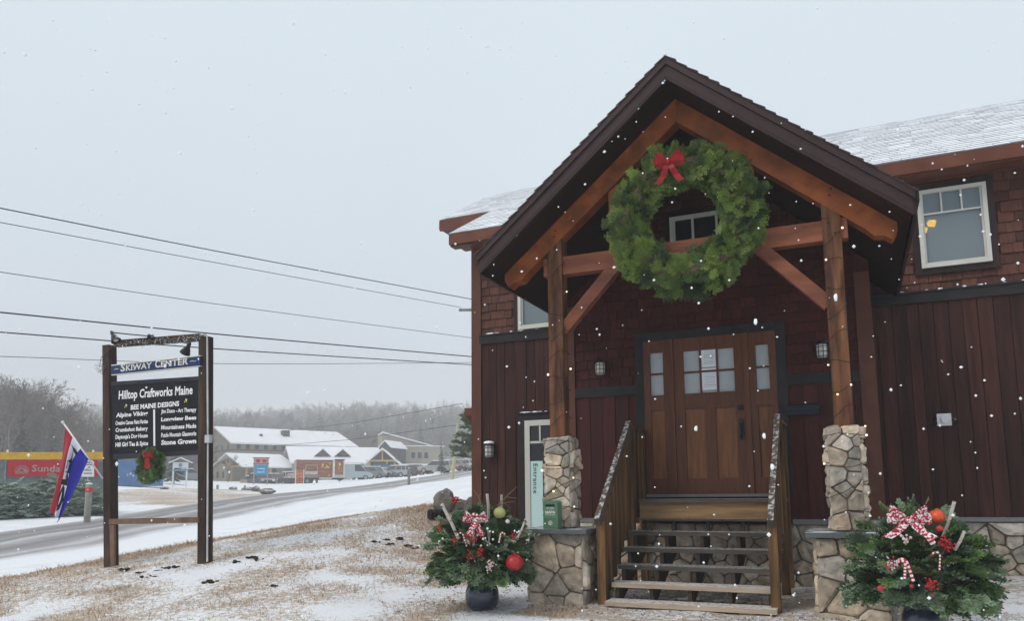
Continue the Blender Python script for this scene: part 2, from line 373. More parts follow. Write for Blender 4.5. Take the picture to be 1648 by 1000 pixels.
# the lawn ends at this edge, the snowy road verge begins
edge = [P(*a) for a in ((-400, 1030, 9.5), (-200, 975, 11.2), (0, 936, 12.6), (180, 895, 13.8), (400, 862, 15.8), (550, 838, 18.2), (690, 815, 21.5))]+[P(735, 806, 19), P(762, 815, 15)]
lawn = edge+[Vector((-4.5, 13, 0)), Vector((7, 13, 0)), Vector((7, 0, 0)), Vector((-22, -8, 0))]
for i in range(len(fx)):
    x, y = fx[i], fy[i]
    if near[i]:
        Z[i] += .022*fbm(x, y, 1.6, 4, 2)
        if inpoly(x+.25*fbm(x, y, .8, 2, 8), y+.3*fbm(x, y, 1.3, 3, 9), lawn): gm[i] = grassmask(x, y)
        if rd[i] > 4.3 and gm[i] > 0:   # browner strip along the verge
            dd = min((Vector((x, y))-e.xy).length for e in edge[:7])
    if -40 < x < -14 and 18 < y < 48 and inpoly(x+.5*fbm(x, y, .4, 2, 3), y+.8*fbm(x, y, .4, 2, 4), isl): gm[i] = .88+.9*fbm(x, y, .45, 4)
# verge strip of longer brown grass
EV = spline([Vector((p.x, p.y, 0)) for p in edge], 8); EVx = np.array([[p.x, p.y] for p in EV])
def edge_d(x, y):
    x = np.atleast_1d(x); y = np.atleast_1d(y); return np.min(np.hypot(x[:, None]-EVx[:, 0], y[:, None]-EVx[:, 1]), axis=1)
nn = np.where(near & (gm != 0))[0]; ed = edge_d(fx[nn], fy[nn]); gm[nn] += .75*np.exp(-(ed/1.5)**2)
Z = Z - .14*np.clip((3.9-rd)/.7, 0, 1)
mb = MB(); mb.v = list(zip(fx.tolist(), fy.tolist(), Z.tolist())); nx = len(gx)
mb.f = [(j*nx+i, j*nx+i+1, (j+1)*nx+i+1, (j+1)*nx+i) for j in range(len(gy)-1) for i in range(nx-1)]; mb.m = [0]*len(mb.f); mb.t = [.5]*len(mb.f)
def ground_mat():
    m = bpy.data.materials.new('snowy_ground'); m.use_nodes = True; nt = m.node_tree; N = nt.nodes; L = nt.links.new; b = N['Principled BSDF']
    tc = N.new('ShaderNodeTexCoord')
    def nz(s, d=6): q = N.new('ShaderNodeTexNoise'); q.inputs['Scale'].default_value = s; q.inputs['Detail'].default_value = d; L(tc.outputs['Object'], q.inputs[0]); return q.outputs[0]
    def mr(s, *a):
        q = N.new('ShaderNodeMapRange'); L(s, q.inputs[0])
        for i, v in enumerate(a): q.inputs[i+1].default_value = v
        return q.outputs[0]
    def mt(op, a, c):
        q = N.new('ShaderNodeMath'); q.operation = op
        for i, v in enumerate((a, c)):
            if isinstance(v, (int, float)): q.inputs[i].default_value = v
            else: L(v, q.inputs[i])
        return q.outputs[0]
    def mx(f, a, c):
        q = N.new('ShaderNodeMix'); q.data_type = 'RGBA'
        for i, v in ((0, f), (6, a), (7, c)):
            if isinstance(v, tuple): q.inputs[i].default_value = (*v, 1)
            else: L(v, q.inputs[i])
        return q.outputs[2]
    at = N.new('ShaderNodeAttribute'); at.attribute_name = 'grass'
    fine = mt('ADD', mt('MULTIPLY', mt('SUBTRACT', nz(14), .5), 2.6), mt('MULTIPLY', mt('SUBTRACT', nz(55, 3), .5), 2.2))
    g = mr(mt('ADD', at.outputs['Fac'], fine), .42, .95, 0, .85)
    g = mt('MULTIPLY', g, mr(at.outputs['Fac'], .0, .25, 0, 1))
    tan = mx(mr(nz(5), .35, .7, 0, 1), (.44, .32, .22), (.31, .25, .19))
    snow = mx(mr(nz(1.3), .3, .7, 0, 1), (.80, .83, .88), (.70, .73, .78))
    grit = mr(nz(90, 2), .62, .72, 0, .35)
    snow = mx(mt('MULTIPLY', grit, mr(at.outputs['Fac'], -.6, .1, .2, 1)), snow, (.33, .29, .25))
    L(mx(g, snow, tan), b.inputs['Base Color']); b.inputs['Roughness'].default_value = .9; b.inputs['Specular IOR Level'].default_value = .15
    bp = N.new('ShaderNodeBump'); bp.inputs['Strength'].default_value = .5; bp.inputs['Distance'].default_value = .03; L(nz(22, 8), bp.inputs['Height']); L(bp.outputs[0], b.inputs['Normal'])
    return m
mb.build('ground', ground_mat(), smooth=True, kind='structure', attr={'grass': gm.tolist()})
gmask = dict()
def gm_at(x, y):
    i = int(np.searchsorted(gx, x))-1; j = int(np.searchsorted(gy, y))-1; return gm[j*nx+i], Z[j*nx+i]

# road
def road_mat():
    m = bpy.data.materials.new('slushy_asphalt'); m.use_nodes = True; nt = m.node_tree; N = nt.nodes; L = nt.links.new; b = N['Principled BSDF']
    at = N.new('ShaderNodeAttribute'); at.attribute_name = 'across'; al = N.new('ShaderNodeAttribute'); al.attribute_name = 'along'
    cx = N.new('ShaderNodeCombineXYZ'); L(at.outputs['Fac'], cx.inputs[0]); L(al.outputs['Fac'], cx.inputs[1])
    mp = N.new('ShaderNodeMapping'); mp.inputs['Scale'].default_value = (9, .35, 1); L(cx.outputs[0], mp.inputs[0])
    n1 = N.new('ShaderNodeTexNoise'); n1.inputs['Scale'].default_value = 1.0; n1.inputs['Detail'].default_value = 6; L(mp.outputs[0], n1.inputs[0])
    mp2 = N.new('ShaderNodeMapping'); mp2.inputs['Scale'].default_value = (6, 6, 1); L(cx.outputs[0], mp2.inputs[0])
    n2 = N.new('ShaderNodeTexNoise'); n2.inputs['Scale'].default_value = 2.0; n2.inputs['Detail'].default_value = 6; L(mp2.outputs[0], n2.inputs[0])
    a = N.new('ShaderNodeMath'); a.operation = 'MULTIPLY_ADD'; L(n1.outputs[0], a.inputs[0]); a.inputs[1].default_value = .17; L(at.outputs['Fac'], a.inputs[2])
    a2 = N.new('ShaderNodeMath'); a2.operation = 'MULTIPLY_ADD'; L(n2.outputs[0], a2.inputs[0]); a2.inputs[1].default_value = .05; L(a.outputs[0], a2.inputs[2])
    rp = N.new('ShaderNodeValToRGB'); e = rp.color_ramp.elements; e[0].position = 0; e[0].color = (.78, .8, .85, 1); e[1].position = 1; e[1].color = (.78, .8, .85, 1)
    sn = (.74, .77, .83); gr = (.27, .26, .27); dk = (.17, .165, .17); lt = (.5, .5, .53)
    for p, c in ((.13, sn), (.18, lt), (.24, gr), (.32, dk), (.39, gr), (.45, dk), (.5, lt), (.55, gr), (.62, dk), (.68, gr), (.74, lt), (.80, gr), (.84, lt), (.9, sn)):
        q = e.new(p); q.color = (*c, 1)
    L(a2.outputs[0], rp.inputs[0]); L(rp.outputs[0], b.inputs['Base Color']); b.inputs['Roughness'].default_value = .6
    return m
mb = MB(); ac = []; al = []; s_ = 0
NA = 14
for i, p in enumerate(RC):
    d = (RC[min(i+1, len(RC)-1)]-RC[max(i-1, 0)]); d.z = 0; d.normalize(); nrm = Vector((d.y, -d.x, 0))
    if i: s_ += (RC[i]-RC[i-1]).length
    for k in range(NA+1):
        t = k/NA; w = (t-.5)*2*3.9; q = p+nrm*w
        zz = gz(q.x, q.y); e_ = max(0, (abs(w)-3.1)/.8)
        mb.v.append((q.x, q.y, zz-.02-.07*e_)); ac.append(t); al.append(s_)
for i in range(len(RC)-1):
    for k in range(NA): mb.f.append((i*(NA+1)+k, i*(NA+1)+k+1, (i+1)*(NA+1)+k+1, (i+1)*(NA+1)+k)); mb.m.append(0); mb.t.append(.5)
mb.build('road', road_mat(), smooth=True, kind='structure', attr={'across': ac, 'along': al})

# ------------------------------------------------------------------ siding, shingles, stones
class Fr:   # flat frame: origin, right u, up v, outward n
    def __init__(s, o, u, v, n): s.o, s.u, s.v, s.n = Vector(o), Vector(u).normalized(), Vector(v).normalized(), Vector(n).normalized()
    def p(s, a, b, c=0): return s.o+s.u*a+s.v*b+s.n*c
def hexf(mb, fr, a0, a1, b0, b1, c0, c1, mi=0, tint=None, taper=0):
    q = [fr.p(a0, b0, c0), fr.p(a1, b0, c0), fr.p(a1, b0, c1), fr.p(a0, b0, c1), fr.p(a0, b1, c0), fr.p(a1, b1, c0), fr.p(a1, b1, c1-taper), fr.p(a0, b1, c1-taper)]
    return mb.hexa(q, mi, tint)
def boards(mb, fr, a0, a1, b0, b1, w=.21, hole=None):
    a = a0
    while a < a1-.01:
        ww = min(w*R.uniform(.8, 1.15), a1-a); 
        if a1-a-ww < .06: ww = a1-a
        t = R.random(); c = R.uniform(.016, .026)
        segs = [(b0, b1)]
        for h in (hole or []):
            if a+ww > h[0] and a < h[1]:
                ns = []
                for s0, s1 in segs:
                    if h[2] > s0: ns.append((s0, min(s1, h[2])))
                    if h[3] < s1: ns.append((max(s0, h[3]), s1))
                segs = [q for q in ns if q[1]-q[0] > .01]
        for s0, s1 in segs: hexf(mb, fr, a+.004, a+ww-.004, s0, s1, 0, c, 0, t)
        a += ww
def shingles(mb, fr, a0, a1, b0, b1, ex=.125, top=None, hole=None, wmin=.10, wmax=.24, th=.026, mi=0, two=False):
    b = b0; r = 0
    while b < b1-.01:
        bh = min(ex, b1-b); a = a0-R.uniform(0, .1)
        while a < a1:
            ww = R.uniform(wmin, wmax); x0 = max(a, a0); x1 = min(a+ww, a1); a += ww
            if x1-x0 < .01: continue
            xm = (x0+x1)/2
            if top and b+bh*.4 > top(xm): continue
            skip = False
            for h in (hole or []):
                if xm > h[0] and xm < h[1] and b+bh/2 > h[2] and b+bh/2 < h[3]: skip = True
            if skip: continue
            j = R.uniform(-.006, .006) if not two else R.uniform(-.008, .008); t = R.random(); c = th*R.uniform(.8, 1.25)
            q = [fr.p(x0+.003, b+j, 0), fr.p(x1-.003, b+j, 0), fr.p(x1-.003, b+j, c), fr.p(x0+.003, b+j, c), fr.p(x0+.003, b+bh+.02, 0), fr.p(x1-.003, b+bh+.02, 0), fr.p(x1-.003, b+bh+.02, .003), fr.p(x0+.003, b+bh+.02, .003)]
            if two:
                mb.add(q, [(0, 1, 2, 3)], 1, t); mb.add(q, [(3, 2, 6, 7)], 0, t); mb.add(q, [(1, 5, 6, 2), (4, 0, 3, 7)], 1, t)
            else: mb.hexa(q, mi, t)
        b += bh; r += 1
def stones(mb, fr, W, H, size=.16, depth=.03, gap=.0055, ax=.95, bow=0, seed=1, a0=0, b0=0):
    rr = random.Random(seed); n = max(4, int(W*H/(size*size))); pts = []
    tries = 0
    nr = max(1, round(H/(size*.86))); k0 = rr.random()
    for r_ in range(nr):
        nc = max(1, round(W/(size*1.3*rr.uniform(.85, 1.2)))); off = ((r_+k0) % 2)*.5-.25
        for c_ in range(nc+(off < 0)):
            x = (c_+.5+off+rr.uniform(-.34, .34))*W/nc; y = (r_+.5+rr.uniform(-.3, .3))*H/nr
            if 0 < x < W and not (rr.random() < .2 and nc > 2): pts.append((x, y))
            if rr.random() < .12: pts.append((min(W, max(0, x+size*.4)), y+size*.36))
    for i, p in enumerate(pts):
        poly = [(0, 0), (W, 0), (W, H), (0, H)]
        for j, q in enumerate(pts):
            if i == j: continue
            mx_, my_ = (p[0]+q[0])/2, (p[1]+q[1])/2; nx_, ny_ = (q[0]-p[0])*ax*ax, (q[1]-p[1]); out_ = []
            for k in range(len(poly)):
                A, B = poly[k], poly[(k+1) % len(poly)]
                da = (A[0]-mx_)*nx_+(A[1]-my_)*ny_; db = (B[0]-mx_)*nx_+(B[1]-my_)*ny_
                if da <= 0: out_.append(A)
                if (da < 0 < db) or (db < 0 < da): t = da/(da-db); out_.append((A[0]+(B[0]-A[0])*t, A[1]+(B[1]-A[1])*t))
            poly = out_
            if len(poly) < 3: break
        if len(poly) < 3: continue
        cx = sum(a for a, b in poly)/len(poly); cy = sum(b for a, b in poly)/len(poly)
        rm = sum(math.hypot(a-cx, b-cy) for a, b in poly)/len(poly)
        if rm < .02: continue
        f = max(.5, 1-gap/rm); poly = [(cx+(a-cx)*f, cy+(b-cy)*f) for a, b in poly]
        ch = []
        for k in range(len(poly)):
            A, B = poly[k], poly[(k+1) % len(poly)]
            ch += [(A[0]*.87+B[0]*.13, A[1]*.87+B[1]*.13), (A[0]*.13+B[0]*.87, A[1]*.13+B[1]*.87)]
        m = len(ch); dp = depth*rr.uniform(.45, 1.5); tl, tu = rr.uniform(-.45, .45), rr.uniform(-.45, .45); V = []
        for sc_, dd in ((1, -.004), (.985, .55), (.9, .92), (.55, 1.08)):
            for k, (a, b) in enumerate(ch):
                aa, bb = (a-cx)*sc_, (b-cy)*sc_; nn_ = .5*mn.noise(Vector((aa*16+i, bb*16, seed)))
                V.append(fr.p(a0+cx+aa, b0+cy+bb, dp*(dd+nn_*(dd > 0))+(aa*tl+bb*tu)*.25*(dd > 0)))
        Fc = [(r_*m+k, r_*m+(k+1) % m, (r_+1)*m+(k+1) % m, (r_+1)*m+k) for r_ in range(3) for k in range(m)]+[tuple(range(3*m, 4*m))]
        mb.add(V, Fc, 0, rr.random())
X3, Y3, Z3 = Vector((1, 0, 0)), Vector((0, 1, 0)), Vector((0, 0, 1))
def front(y, x0=0, z0=0): return Fr((x0, y, z0), X3, Z3, -Y3)

# ------------------------------------------------------------------ the shop
YW, YB, XL, XRR = 11.07, 10.0, -5.57, 5.0
shop = thing('timber_shop', 'dark red shingled timber shop with steep gabled entry porch and snowy roof', 'building', (-1.6, 10, -1.2))
# wing walls
BZ = 2.45   # belt band
dX0, dX1, dZ0, dZ1 = -4.66, -3.78, -1.05, 1.1       # ground-floor door hole
mb = MB(); mb.box(XL, -3.5, YW, YW+.12, -1.2, 4.15); mb.box(.2, XRR, YW, YW+.12, -1.2, 4.15); mb.box(-3.5, .2, YW+.3, YW+.4, -1, 4.1)
mb.box(XL, XL+.12, YW+.12, 18, -1.2, 4.15); mb.box(XRR-.12, XRR, YW+.12, 18, -1.2, 4.15); mb.box(XL+.12, XRR-.12, 17.9, 18, -1.2, 4.15)
mb.prism([(XL+.06, 10.9, 4.15), (XL+.06, 18.1, 4.15), (XL+.06, 14.4, 6.25)], (.1, 0, 0)); mb.prism([(XRR-.16, 10.9, 4.15), (XRR-.16, 18.1, 4.15), (XRR-.16, 14.4, 6.25)], (.1, 0, 0))
mb.build('wall', SIDE, shop)
fr = front(YW)
mb = MB(); boards(mb, fr, XL+.15, -3.5, -1.15, BZ-.07, .165, hole=[(dX0, dX1, dZ0, dZ1)]); boards(mb, fr, .2, XRR, -.36, BZ-.07, .165); mb.build('board_siding', SIDE, shop)
wins = [(-4.74, -3.62, 2.55, 3.66), (.955, 1.74, 2.82, 3.86)]
mb = MB()
shingles(mb, fr, XL+.15, -3.5, BZ+.06, 4.12, .135, hole=[(-4.78, -3.5, 2.5, 3.72)]); shingles(mb, fr, .3, XRR, BZ+.06, 4.12, .135, hole=[(.90, 1.79, 2.78, 3.92)])
mb.build('shingle_siding', SHIN, shop)
mb = MB(); mb.box(XL-.02, XL+.15, YW-.045, YW+.1, -1.15, 4.14); mb.box(.13, .34, YW-.045, YW-.002, -1.1, BZ-.07); mb.build('corner_board', WRED, shop)
mb = MB(); mb.box(XL+.13, -3.5, YW-.055, YW-.002, BZ-.07, BZ+.06); mb.box(XL+.13, -3.5, YW-.075, YW-.002, BZ+.061, BZ+.085); mb.box(.3, XRR, YW-.055, YW-.002, BZ-.07, BZ+.06); mb.box(.3, XRR, YW-.075, YW-.002, BZ+.061, BZ+.085); mb.build('belt_board', GTRIM, shop)
mb = MB(); mb.box(.2, XRR, YW-.12, YW-.001, -.41, -.36, tint=.5); mb.build('sill', CONC, shop)
mb = MB(); mb.box(.25, XRR, YW-.06, YW-.001, -1.3, -.41); mb.build('foundation_mortar', MORT, shop)
mb = MB(); stones(mb, front(YW-.06, .3, -1.28), 4.5, .86, .17, .045, seed=3); mb.build('foundation_stones', STON, shop)
# windows of the wing
def window(par, x0, x1, z0, z1, y, lites=3, upper=.26, fw=.05, trim=.08, glassm=GLASS, name='window', pane_reflection=True):
    f = MB(); 
    f.box(x0, x0+fw, y-.075, y-.0, z0, z1, tint=.5); f.box(x1-fw, x1, y-.075, y, z0, z1, tint=.5)
    f.box(x0+fw, x1-fw, y-.077, y, z0, z0+fw, tint=.5); f.box(x0+fw, x1-fw, y-.077, y, z1-fw, z1, tint=.5)
    f.box(x0+fw, x0+fw+.022, y-.045, y, z0+fw, z1-fw, tint=.4); f.box(x1-fw-.022, x1-fw, y-.045, y, z0+fw, z1-fw, tint=.4)
    f.box(x0+fw+.022, x1-fw-.022, y-.046, y, z0+fw, z0+fw+.022, tint=.4)
    zu = z1-fw-upper*(z1-z0)
    if lites:
        f.box(x0+fw, x1-fw, y-.05, y-.012, zu-.01, zu+.01, tint=.5)
        for k in range(1, lites):
            xm = x0+fw+(x1-x0-2*fw)*k/lites; f.box(xm-.01, xm+.01, y-.051, y-.012, zu+.01, z1-fw, tint=.5)
    w = f.build(name, WFRM, par)
    MB().box(x0+fw, x1-fw, y-.03, y-.022, z0+fw, z1-fw, tint=.5).build('pane', glassm, w)
    if trim:
        t = MB(); t.box(x0-trim, x0-.001, y-.04, y, z0-trim, z1+trim); t.box(x1+.001, x1+trim, y-.04, y, z0-trim, z1+trim)
        t.box(x0, x1, y-.043, y, z1+.001, z1+trim); t.box(x0, x1, y-.043, y, z0-trim, z0-.001); t.build('casing', CASE, w)
    return w
# wall is solid behind the panes: added sheets hold the panes' grey-blue reflection as colour
w = window(shop, *wins[0], YW-.02, glassm=GLASS); MB().box(-4.70, -3.66, YW-.026, YW-.021, 2.59, 3.62, tint=.5).build('pane_reflection', PANE_REFL, w)
w = window(shop, *wins[1], YW-.02, glassm=GLASS); MB().box(.99, 1.70, YW-.0262, YW-.0212, 2.86, 3.82, tint=.5).build('pane_reflection', PANE_REFL, w)
# main roof: one plane, eave at Y 10.6, ridge at 14.4
RM = .58
def rz(y): return 4.18+RM*(y-10.6)
for nm, XA, XB, Y0, Y1 in (('roof', -5.75, XRR+.3, 10.6, 14.4), ('roof', -6.84, -5.75, 12.2, 14.4)):
    mb = MB(); t = .10
    mb.hexa([(XA, Y0, rz(Y0)-t-.02), (XB, Y0, rz(Y0)-t-.02), (XB, Y1, rz(Y1)-t-.02), (XA, Y1, rz(Y1)-t-.02), (XA, Y0, rz(Y0)-.02), (XB, Y0, rz(Y0)-.02), (XB, Y1, rz(Y1)-.02), (XA, Y1, rz(Y1)-.02)], 1)
    if Y0 < 11: Yb = 18.2
    else: Yb = 18.2
    mb.hexa([(XA, Y1, rz(Y1)-t-.02), (XB, Y1, rz(Y1)-t-.02), (XB, Yb, 4.1), (XA, Yb, 4.1), (XA, Y1, rz(Y1)-.02), (XB, Y1, rz(Y1)-.02), (XB, Yb, 4.22), (XA, Yb, 4.22)], 0)
    sl = Vector((0, 1, RM)).normalized(); frr = Fr((0, Y0-.02, rz(Y0)-.03), X3, sl, Vector((0, -RM, 1)))
    Ls = (Y1-Y0)*math.sqrt(1+RM*RM)+.03
    shingles(mb, frr, XA-.02, XB+.02, 0, Ls, .155, wmin=.16, wmax=.36, th=.013, two=True)
    mb.build(nm, [RSNOW, RBUTT], shop)
mb = MB(); zf = rz(10.6)-.04
mb.box(-5.77, XRR+.3, 10.58, 10.63, zf-.17, zf+.0, tint=.5); mb.box(-5.72, XRR+.3, 10.63, 11.07, zf-.15, zf-.12, tint=.5); mb.box(-5.77, XRR, 10.63, 10.80, zf-.19, zf-.152)
mb.box(XL, XRR, YW-.05, YW-.001, 3.98, 4.12)
zf2 = rz(12.2)-.04; mb.box(-6.84, -5.76, 12.18, 12.23, zf2-.20, zf2, tint=.5); mb.box(-6.84, -5.76, 12.23, 13, zf2-.17, zf2-.13, tint=.5)
for XA, Y0, z_ in ((-5.78, 10.6, zf), (-6.86, 12.2, zf2)):
    mb.hexa([(XA, Y0, z_-.17), (XA+.04, Y0, z_-.17), (XA+.04, 14.4, rz(14.4)-.25), (XA, 14.4, rz(14.4)-.25), (XA, Y0, z_), (XA+.04, Y0, z_), (XA+.04, 14.4, rz(14.4)-.03), (XA, 14.4, rz(14.4)-.03)])
mb.build('eave_board', FASM, shop)
# the low bump on the far side wall
mb = MB(); mb.box(-5.66, XL, 11.35, 12.3, 1.35, 2.12); mb.build('side_bay', GTRIM, shop)
mb = MB(); mb.hexa([(-5.57, 11.25, 1.0), (-5.56, 11.25, 1.0), (-5.56, 12.4, 1.0), (-5.57, 12.4, 1.0), (-5.78, 11.2, 1.24), (-5.56, 11.2, 1.24), (-5.56, 12.4, 1.24), (-5.78, 12.4, 1.24)]); mb.box(-5.80, -5.56, 11.18, 12.45, 1.24, 1.37); mb.build('side_ledge', WRED, shop)
# ground-floor glass door
d = MB(); fw = .085
d.box(dX0, dX0+fw, YW-.06, YW+.02, dZ0, dZ1, tint=.5); d.box(dX1-fw, dX1, YW-.06, YW+.02, dZ0, dZ1, tint=.5); d.box(dX0+fw, dX1-fw, YW-.062, YW+.02, dZ1-fw, dZ1, tint=.5); d.box(dX0+fw, dX1-fw, YW-.062, YW+.02, dZ0, dZ0+.2, tint=.5)
d.box((dX0+dX1)/2-.2, (dX0+dX1)/2-.175, YW-.05, YW-.02, .78, dZ1-fw, tint=.5); d.box((dX0+dX1)/2+.1, (dX0+dX1)/2+.125, YW-.05, YW-.02, .78, dZ1-fw, tint=.5); d.box(dX0+fw, dX1-fw, YW-.052, YW-.02, .74, .775, tint=.5)
dr = d.build('glass_door', WFRM, shop)
MB().box(dX0+fw, dX1-fw, YW-.035, YW-.028, dZ0+.2, dZ1-fw).build('pane', GLDK, dr)
mb = MB(); mb.box(dX0-.09, dX0-.001, YW-.05, YW+.0, dZ0, dZ1+.1); mb.box(dX0-.001, dX1+.1, YW-.055, YW, dZ1+.001, dZ1+.1); mb.box(dX0-.1, dX1+.1, YW-.08, YW, dZ1+.101, dZ1+.125); mb.build('casing', GTRIM, dr)

sc_ = MB(); rq = random.Random(31)
for (xa, xb, yy_, zz_, n_) in ((.7, 4.2, YW-.066, BZ+.085, 17), (XL+.2, -4.3, YW-.066, BZ+.085, 5), (dX0-.05, -4.1, YW-.07, dZ1+.125, 6)):
    for k in range(n_):
        x = xa+(xb-xa)*(k+rq.random()*.6)/n_; sc_.ball((x, yy_, zz_), rq.uniform(.012, .022), 8, sq=(rq.uniform(1.2, 4), .6, .7), jit=.5)
sc_.build('snow_clump', SNOW, shop)
# vestibule
BX0, BX1 = -3.62, .30; PXC = -1.575; PM = .83
def soff(x, z0=4.30): return z0-PM*abs(x-PXC)
fb = front(YB); bz = 1.34
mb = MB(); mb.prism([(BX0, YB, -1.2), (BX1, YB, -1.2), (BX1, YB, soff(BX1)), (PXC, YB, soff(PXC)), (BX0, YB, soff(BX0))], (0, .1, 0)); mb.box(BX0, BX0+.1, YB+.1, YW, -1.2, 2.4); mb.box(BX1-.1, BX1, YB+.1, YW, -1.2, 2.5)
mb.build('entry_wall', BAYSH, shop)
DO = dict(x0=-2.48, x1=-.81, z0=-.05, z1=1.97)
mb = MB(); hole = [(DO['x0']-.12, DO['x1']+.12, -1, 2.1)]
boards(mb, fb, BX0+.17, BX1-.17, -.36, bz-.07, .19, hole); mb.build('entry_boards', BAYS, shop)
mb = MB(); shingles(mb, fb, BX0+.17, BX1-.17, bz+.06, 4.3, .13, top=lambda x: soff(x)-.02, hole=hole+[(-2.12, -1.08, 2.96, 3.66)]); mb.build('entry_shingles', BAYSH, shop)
mb = MB(); mb.box(BX0, BX0+.17, YB-.05, YB, -.36, 2.55); mb.box(BX1-.17, BX1, YB-.05, YB, -1.1, 2.6); mb.build('corner_board', WRED, shop)
mb = MB(); mb.box(BX0+.17, DO['x0']-.12, YB-.05, YB, bz-.07, bz+.06); mb.box(DO['x1']+.12, BX1-.17, YB-.05, YB, bz-.07, bz+.06); mb.build('belt_board', GTRIM, shop)
mb = MB(); mb.box(BX0-.02, DO['x0']-.3, YB-.09, YB-.001, -.42, -.36, tint=.5); mb.box(DO['x1']+.1, BX1+.02, YB-.09, YB-.001, -.42, -.36, tint=.5); mb.build('sill', CONC, shop)
mb = MB(); mb.box(BX0, BX1, YB-.04, YB-.001, -1.3, -.42); mb.build('foundation_mortar', MORT, shop)
mb = MB(); stones(mb, front(YB-.04, BX0, -1.3), BX1-BX0, .88, .17, .045, seed=9); mb.build('foundation_stones', STON, shop)
window(shop, -2.06, -1.14, 3.0, 3.62, YB-.02, lites=0, fw=.045, trim=.06, glassm=GLDK)
mb = MB()
for xm in (-1.76, -1.45): mb.box(xm-.014, xm+.014, YB-.085, YB-.05, 3.04, 3.58, tint=.5)
mb.build('window_bar', WFRM, shop)
# door unit
x0, x1, z0, z1 = DO['x0'], DO['x1'], DO['z0'], DO['z1']
mb = MB(); mb.box(x0-.12, x0-.001, YB-.055, YB, z0, z1+.115); mb.box(x1+.001, x1+.12, YB-.055, YB, z0, z1+.115); mb.box(x0, x1, YB-.057, YB, z1+.001, z1+.115); mb.build('door_casing', GTRIM, shop)
MB().box(x0-.05, x1+.05, YB-.10, YB-.02, z0-.035, z0+.0, tint=.5).build('threshold', CONC, shop)
SL0, SL1 = -2.08, -1.19       # door slab
def rails(mb, xa, xb, za, zb, glz, st=.09, y=YB, pan=1, m=0):
    """stiles and rails round glass (glz..) and panels below"""
    mb.box(xa, xa+st, y-.062, y-.005, za, zb); mb.box(xb-st, xb, y-.062, y-.005, za, zb)
    mb.box(xa+st, xb-st, y-.058, y-.005, zb-.17 if st > .1 else zb-.16, zb); mb.box(xa+st, xb-st, y-.058, y-.005, za, za+.2); mb.box(xa+st, xb-st, y-.058, y-.005, glz-.20, glz)
door = MB(); rails(door, SL0, SL1, z0, z1, 1.24, .125)
mz_ = (SL0+SL1)/2; door.box(mz_-.065, mz_+.065, YB-.057, YB-.005, z0+.2, 1.04)
dd_ = door.build('door', DOORW, shop)
MB().box(SL0+.1, SL1-.1, YB-.028, YB-.012, z0+.18, 1.06).build('panel', DOORP, dd_)
def lites(mb, xa, xb, za, zb, nx_, nz_, y, s=.013):
    for k in range(1, nx_): mb.box(xa+(xb-xa)*k/nx_-s, xa+(xb-xa)*k/nx_+s, y-.038, y-.01, za, zb)
    for k in range(1, nz_): mb.box(xa, xb, y-.0385, y-.01, za+(zb-za)*k/nz_-s, za+(zb-za)*k/nz_+s)
g0, g1 = 1.24, z1-.17
mb = MB(); lites(mb, SL0+.125, SL1-.125, g0, g1, 3, 2, YB); mb.build('glazing_bar', DOORW, dd_)
MB().box(SL0+.12, SL1-.12, YB-.026, YB-.02, g0, g1).build('pane', GLDOOR, dd_)
MB().box(SL0+.12, SL1-.12, YB-.012, YB-.006, g0, g1, tint=.5).build('pane_brightener', PANE_BRIGHT, dd_)
hd = MB(); hx = SL1-.065
hd.box(hx-.032, hx+.032, YB-.075, YB-.062, 1.02-.03, 1.02+.04); hd.box(hx-.03, hx+.03, YB-.075, YB-.062, .62, .88)
hd.tube([(hx, YB-.07, .85), (hx, YB-.12, .83), (hx, YB-.13, .75), (hx, YB-.115, .68), (hx, YB-.07, .655)], .011); hd.lathe([(.018, 0), (.02, .02), (.006, .025)], (hx, YB-.055, 1.03), 10, (0, -1, 0))
hd.build('handle', BLACK, dd_)
for a, b in ((x0, SL0-.055), (SL1+.055, x1)):
    s = MB(); rails(s, a, b, z0, z1, 1.24, .085); so = s.build('sidelight', DOORW, shop)
    MB().box(a+.08, b-.08, YB-.028, YB-.012, z0+.18, 1.06).build('panel', DOORP, so)
    mb = MB(); lites(mb, a+.085, b-.085, g0, z1-.16, 1, 2, YB); mb.build('glazing_bar', DOORW, so)
    MB().box(a+.08, b-.08, YB-.026, YB-.02, g0, z1-.16).build('pane', GLDOOR, so)
    MB().box(a+.08, b-.08, YB-.012, YB-.006, g0, z1-.16, tint=.5).build('pane_brightener', PANE_BRIGHT, so)
mb = MB(); mb.box(SL0-.055, SL0-.001, YB-.09, YB, z0, z1); mb.box(SL1+.001, SL1+.055, YB-.09, YB, z0, z1); mb.build('mullion', DOORW, shop)

# porch roof
YR = 7.68; ez = 2.73; ex_ = 2.215; pk = 4.58   # eave z, half width, peak z (top of the fascia)
m_ = (pk-ez)/ex_
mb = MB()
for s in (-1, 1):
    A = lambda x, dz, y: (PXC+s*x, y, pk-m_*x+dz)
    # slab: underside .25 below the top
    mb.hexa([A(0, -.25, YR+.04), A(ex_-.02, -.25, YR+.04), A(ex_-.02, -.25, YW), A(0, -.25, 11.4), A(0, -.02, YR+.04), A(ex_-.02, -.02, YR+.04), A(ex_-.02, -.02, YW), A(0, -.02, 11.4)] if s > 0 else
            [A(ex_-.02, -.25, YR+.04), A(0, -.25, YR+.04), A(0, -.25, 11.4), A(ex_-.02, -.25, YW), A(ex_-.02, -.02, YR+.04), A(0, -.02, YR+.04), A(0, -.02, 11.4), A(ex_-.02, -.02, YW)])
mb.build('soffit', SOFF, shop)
mb = MB(); L_ = ex_*math.sqrt(1+m_*m_)+.05
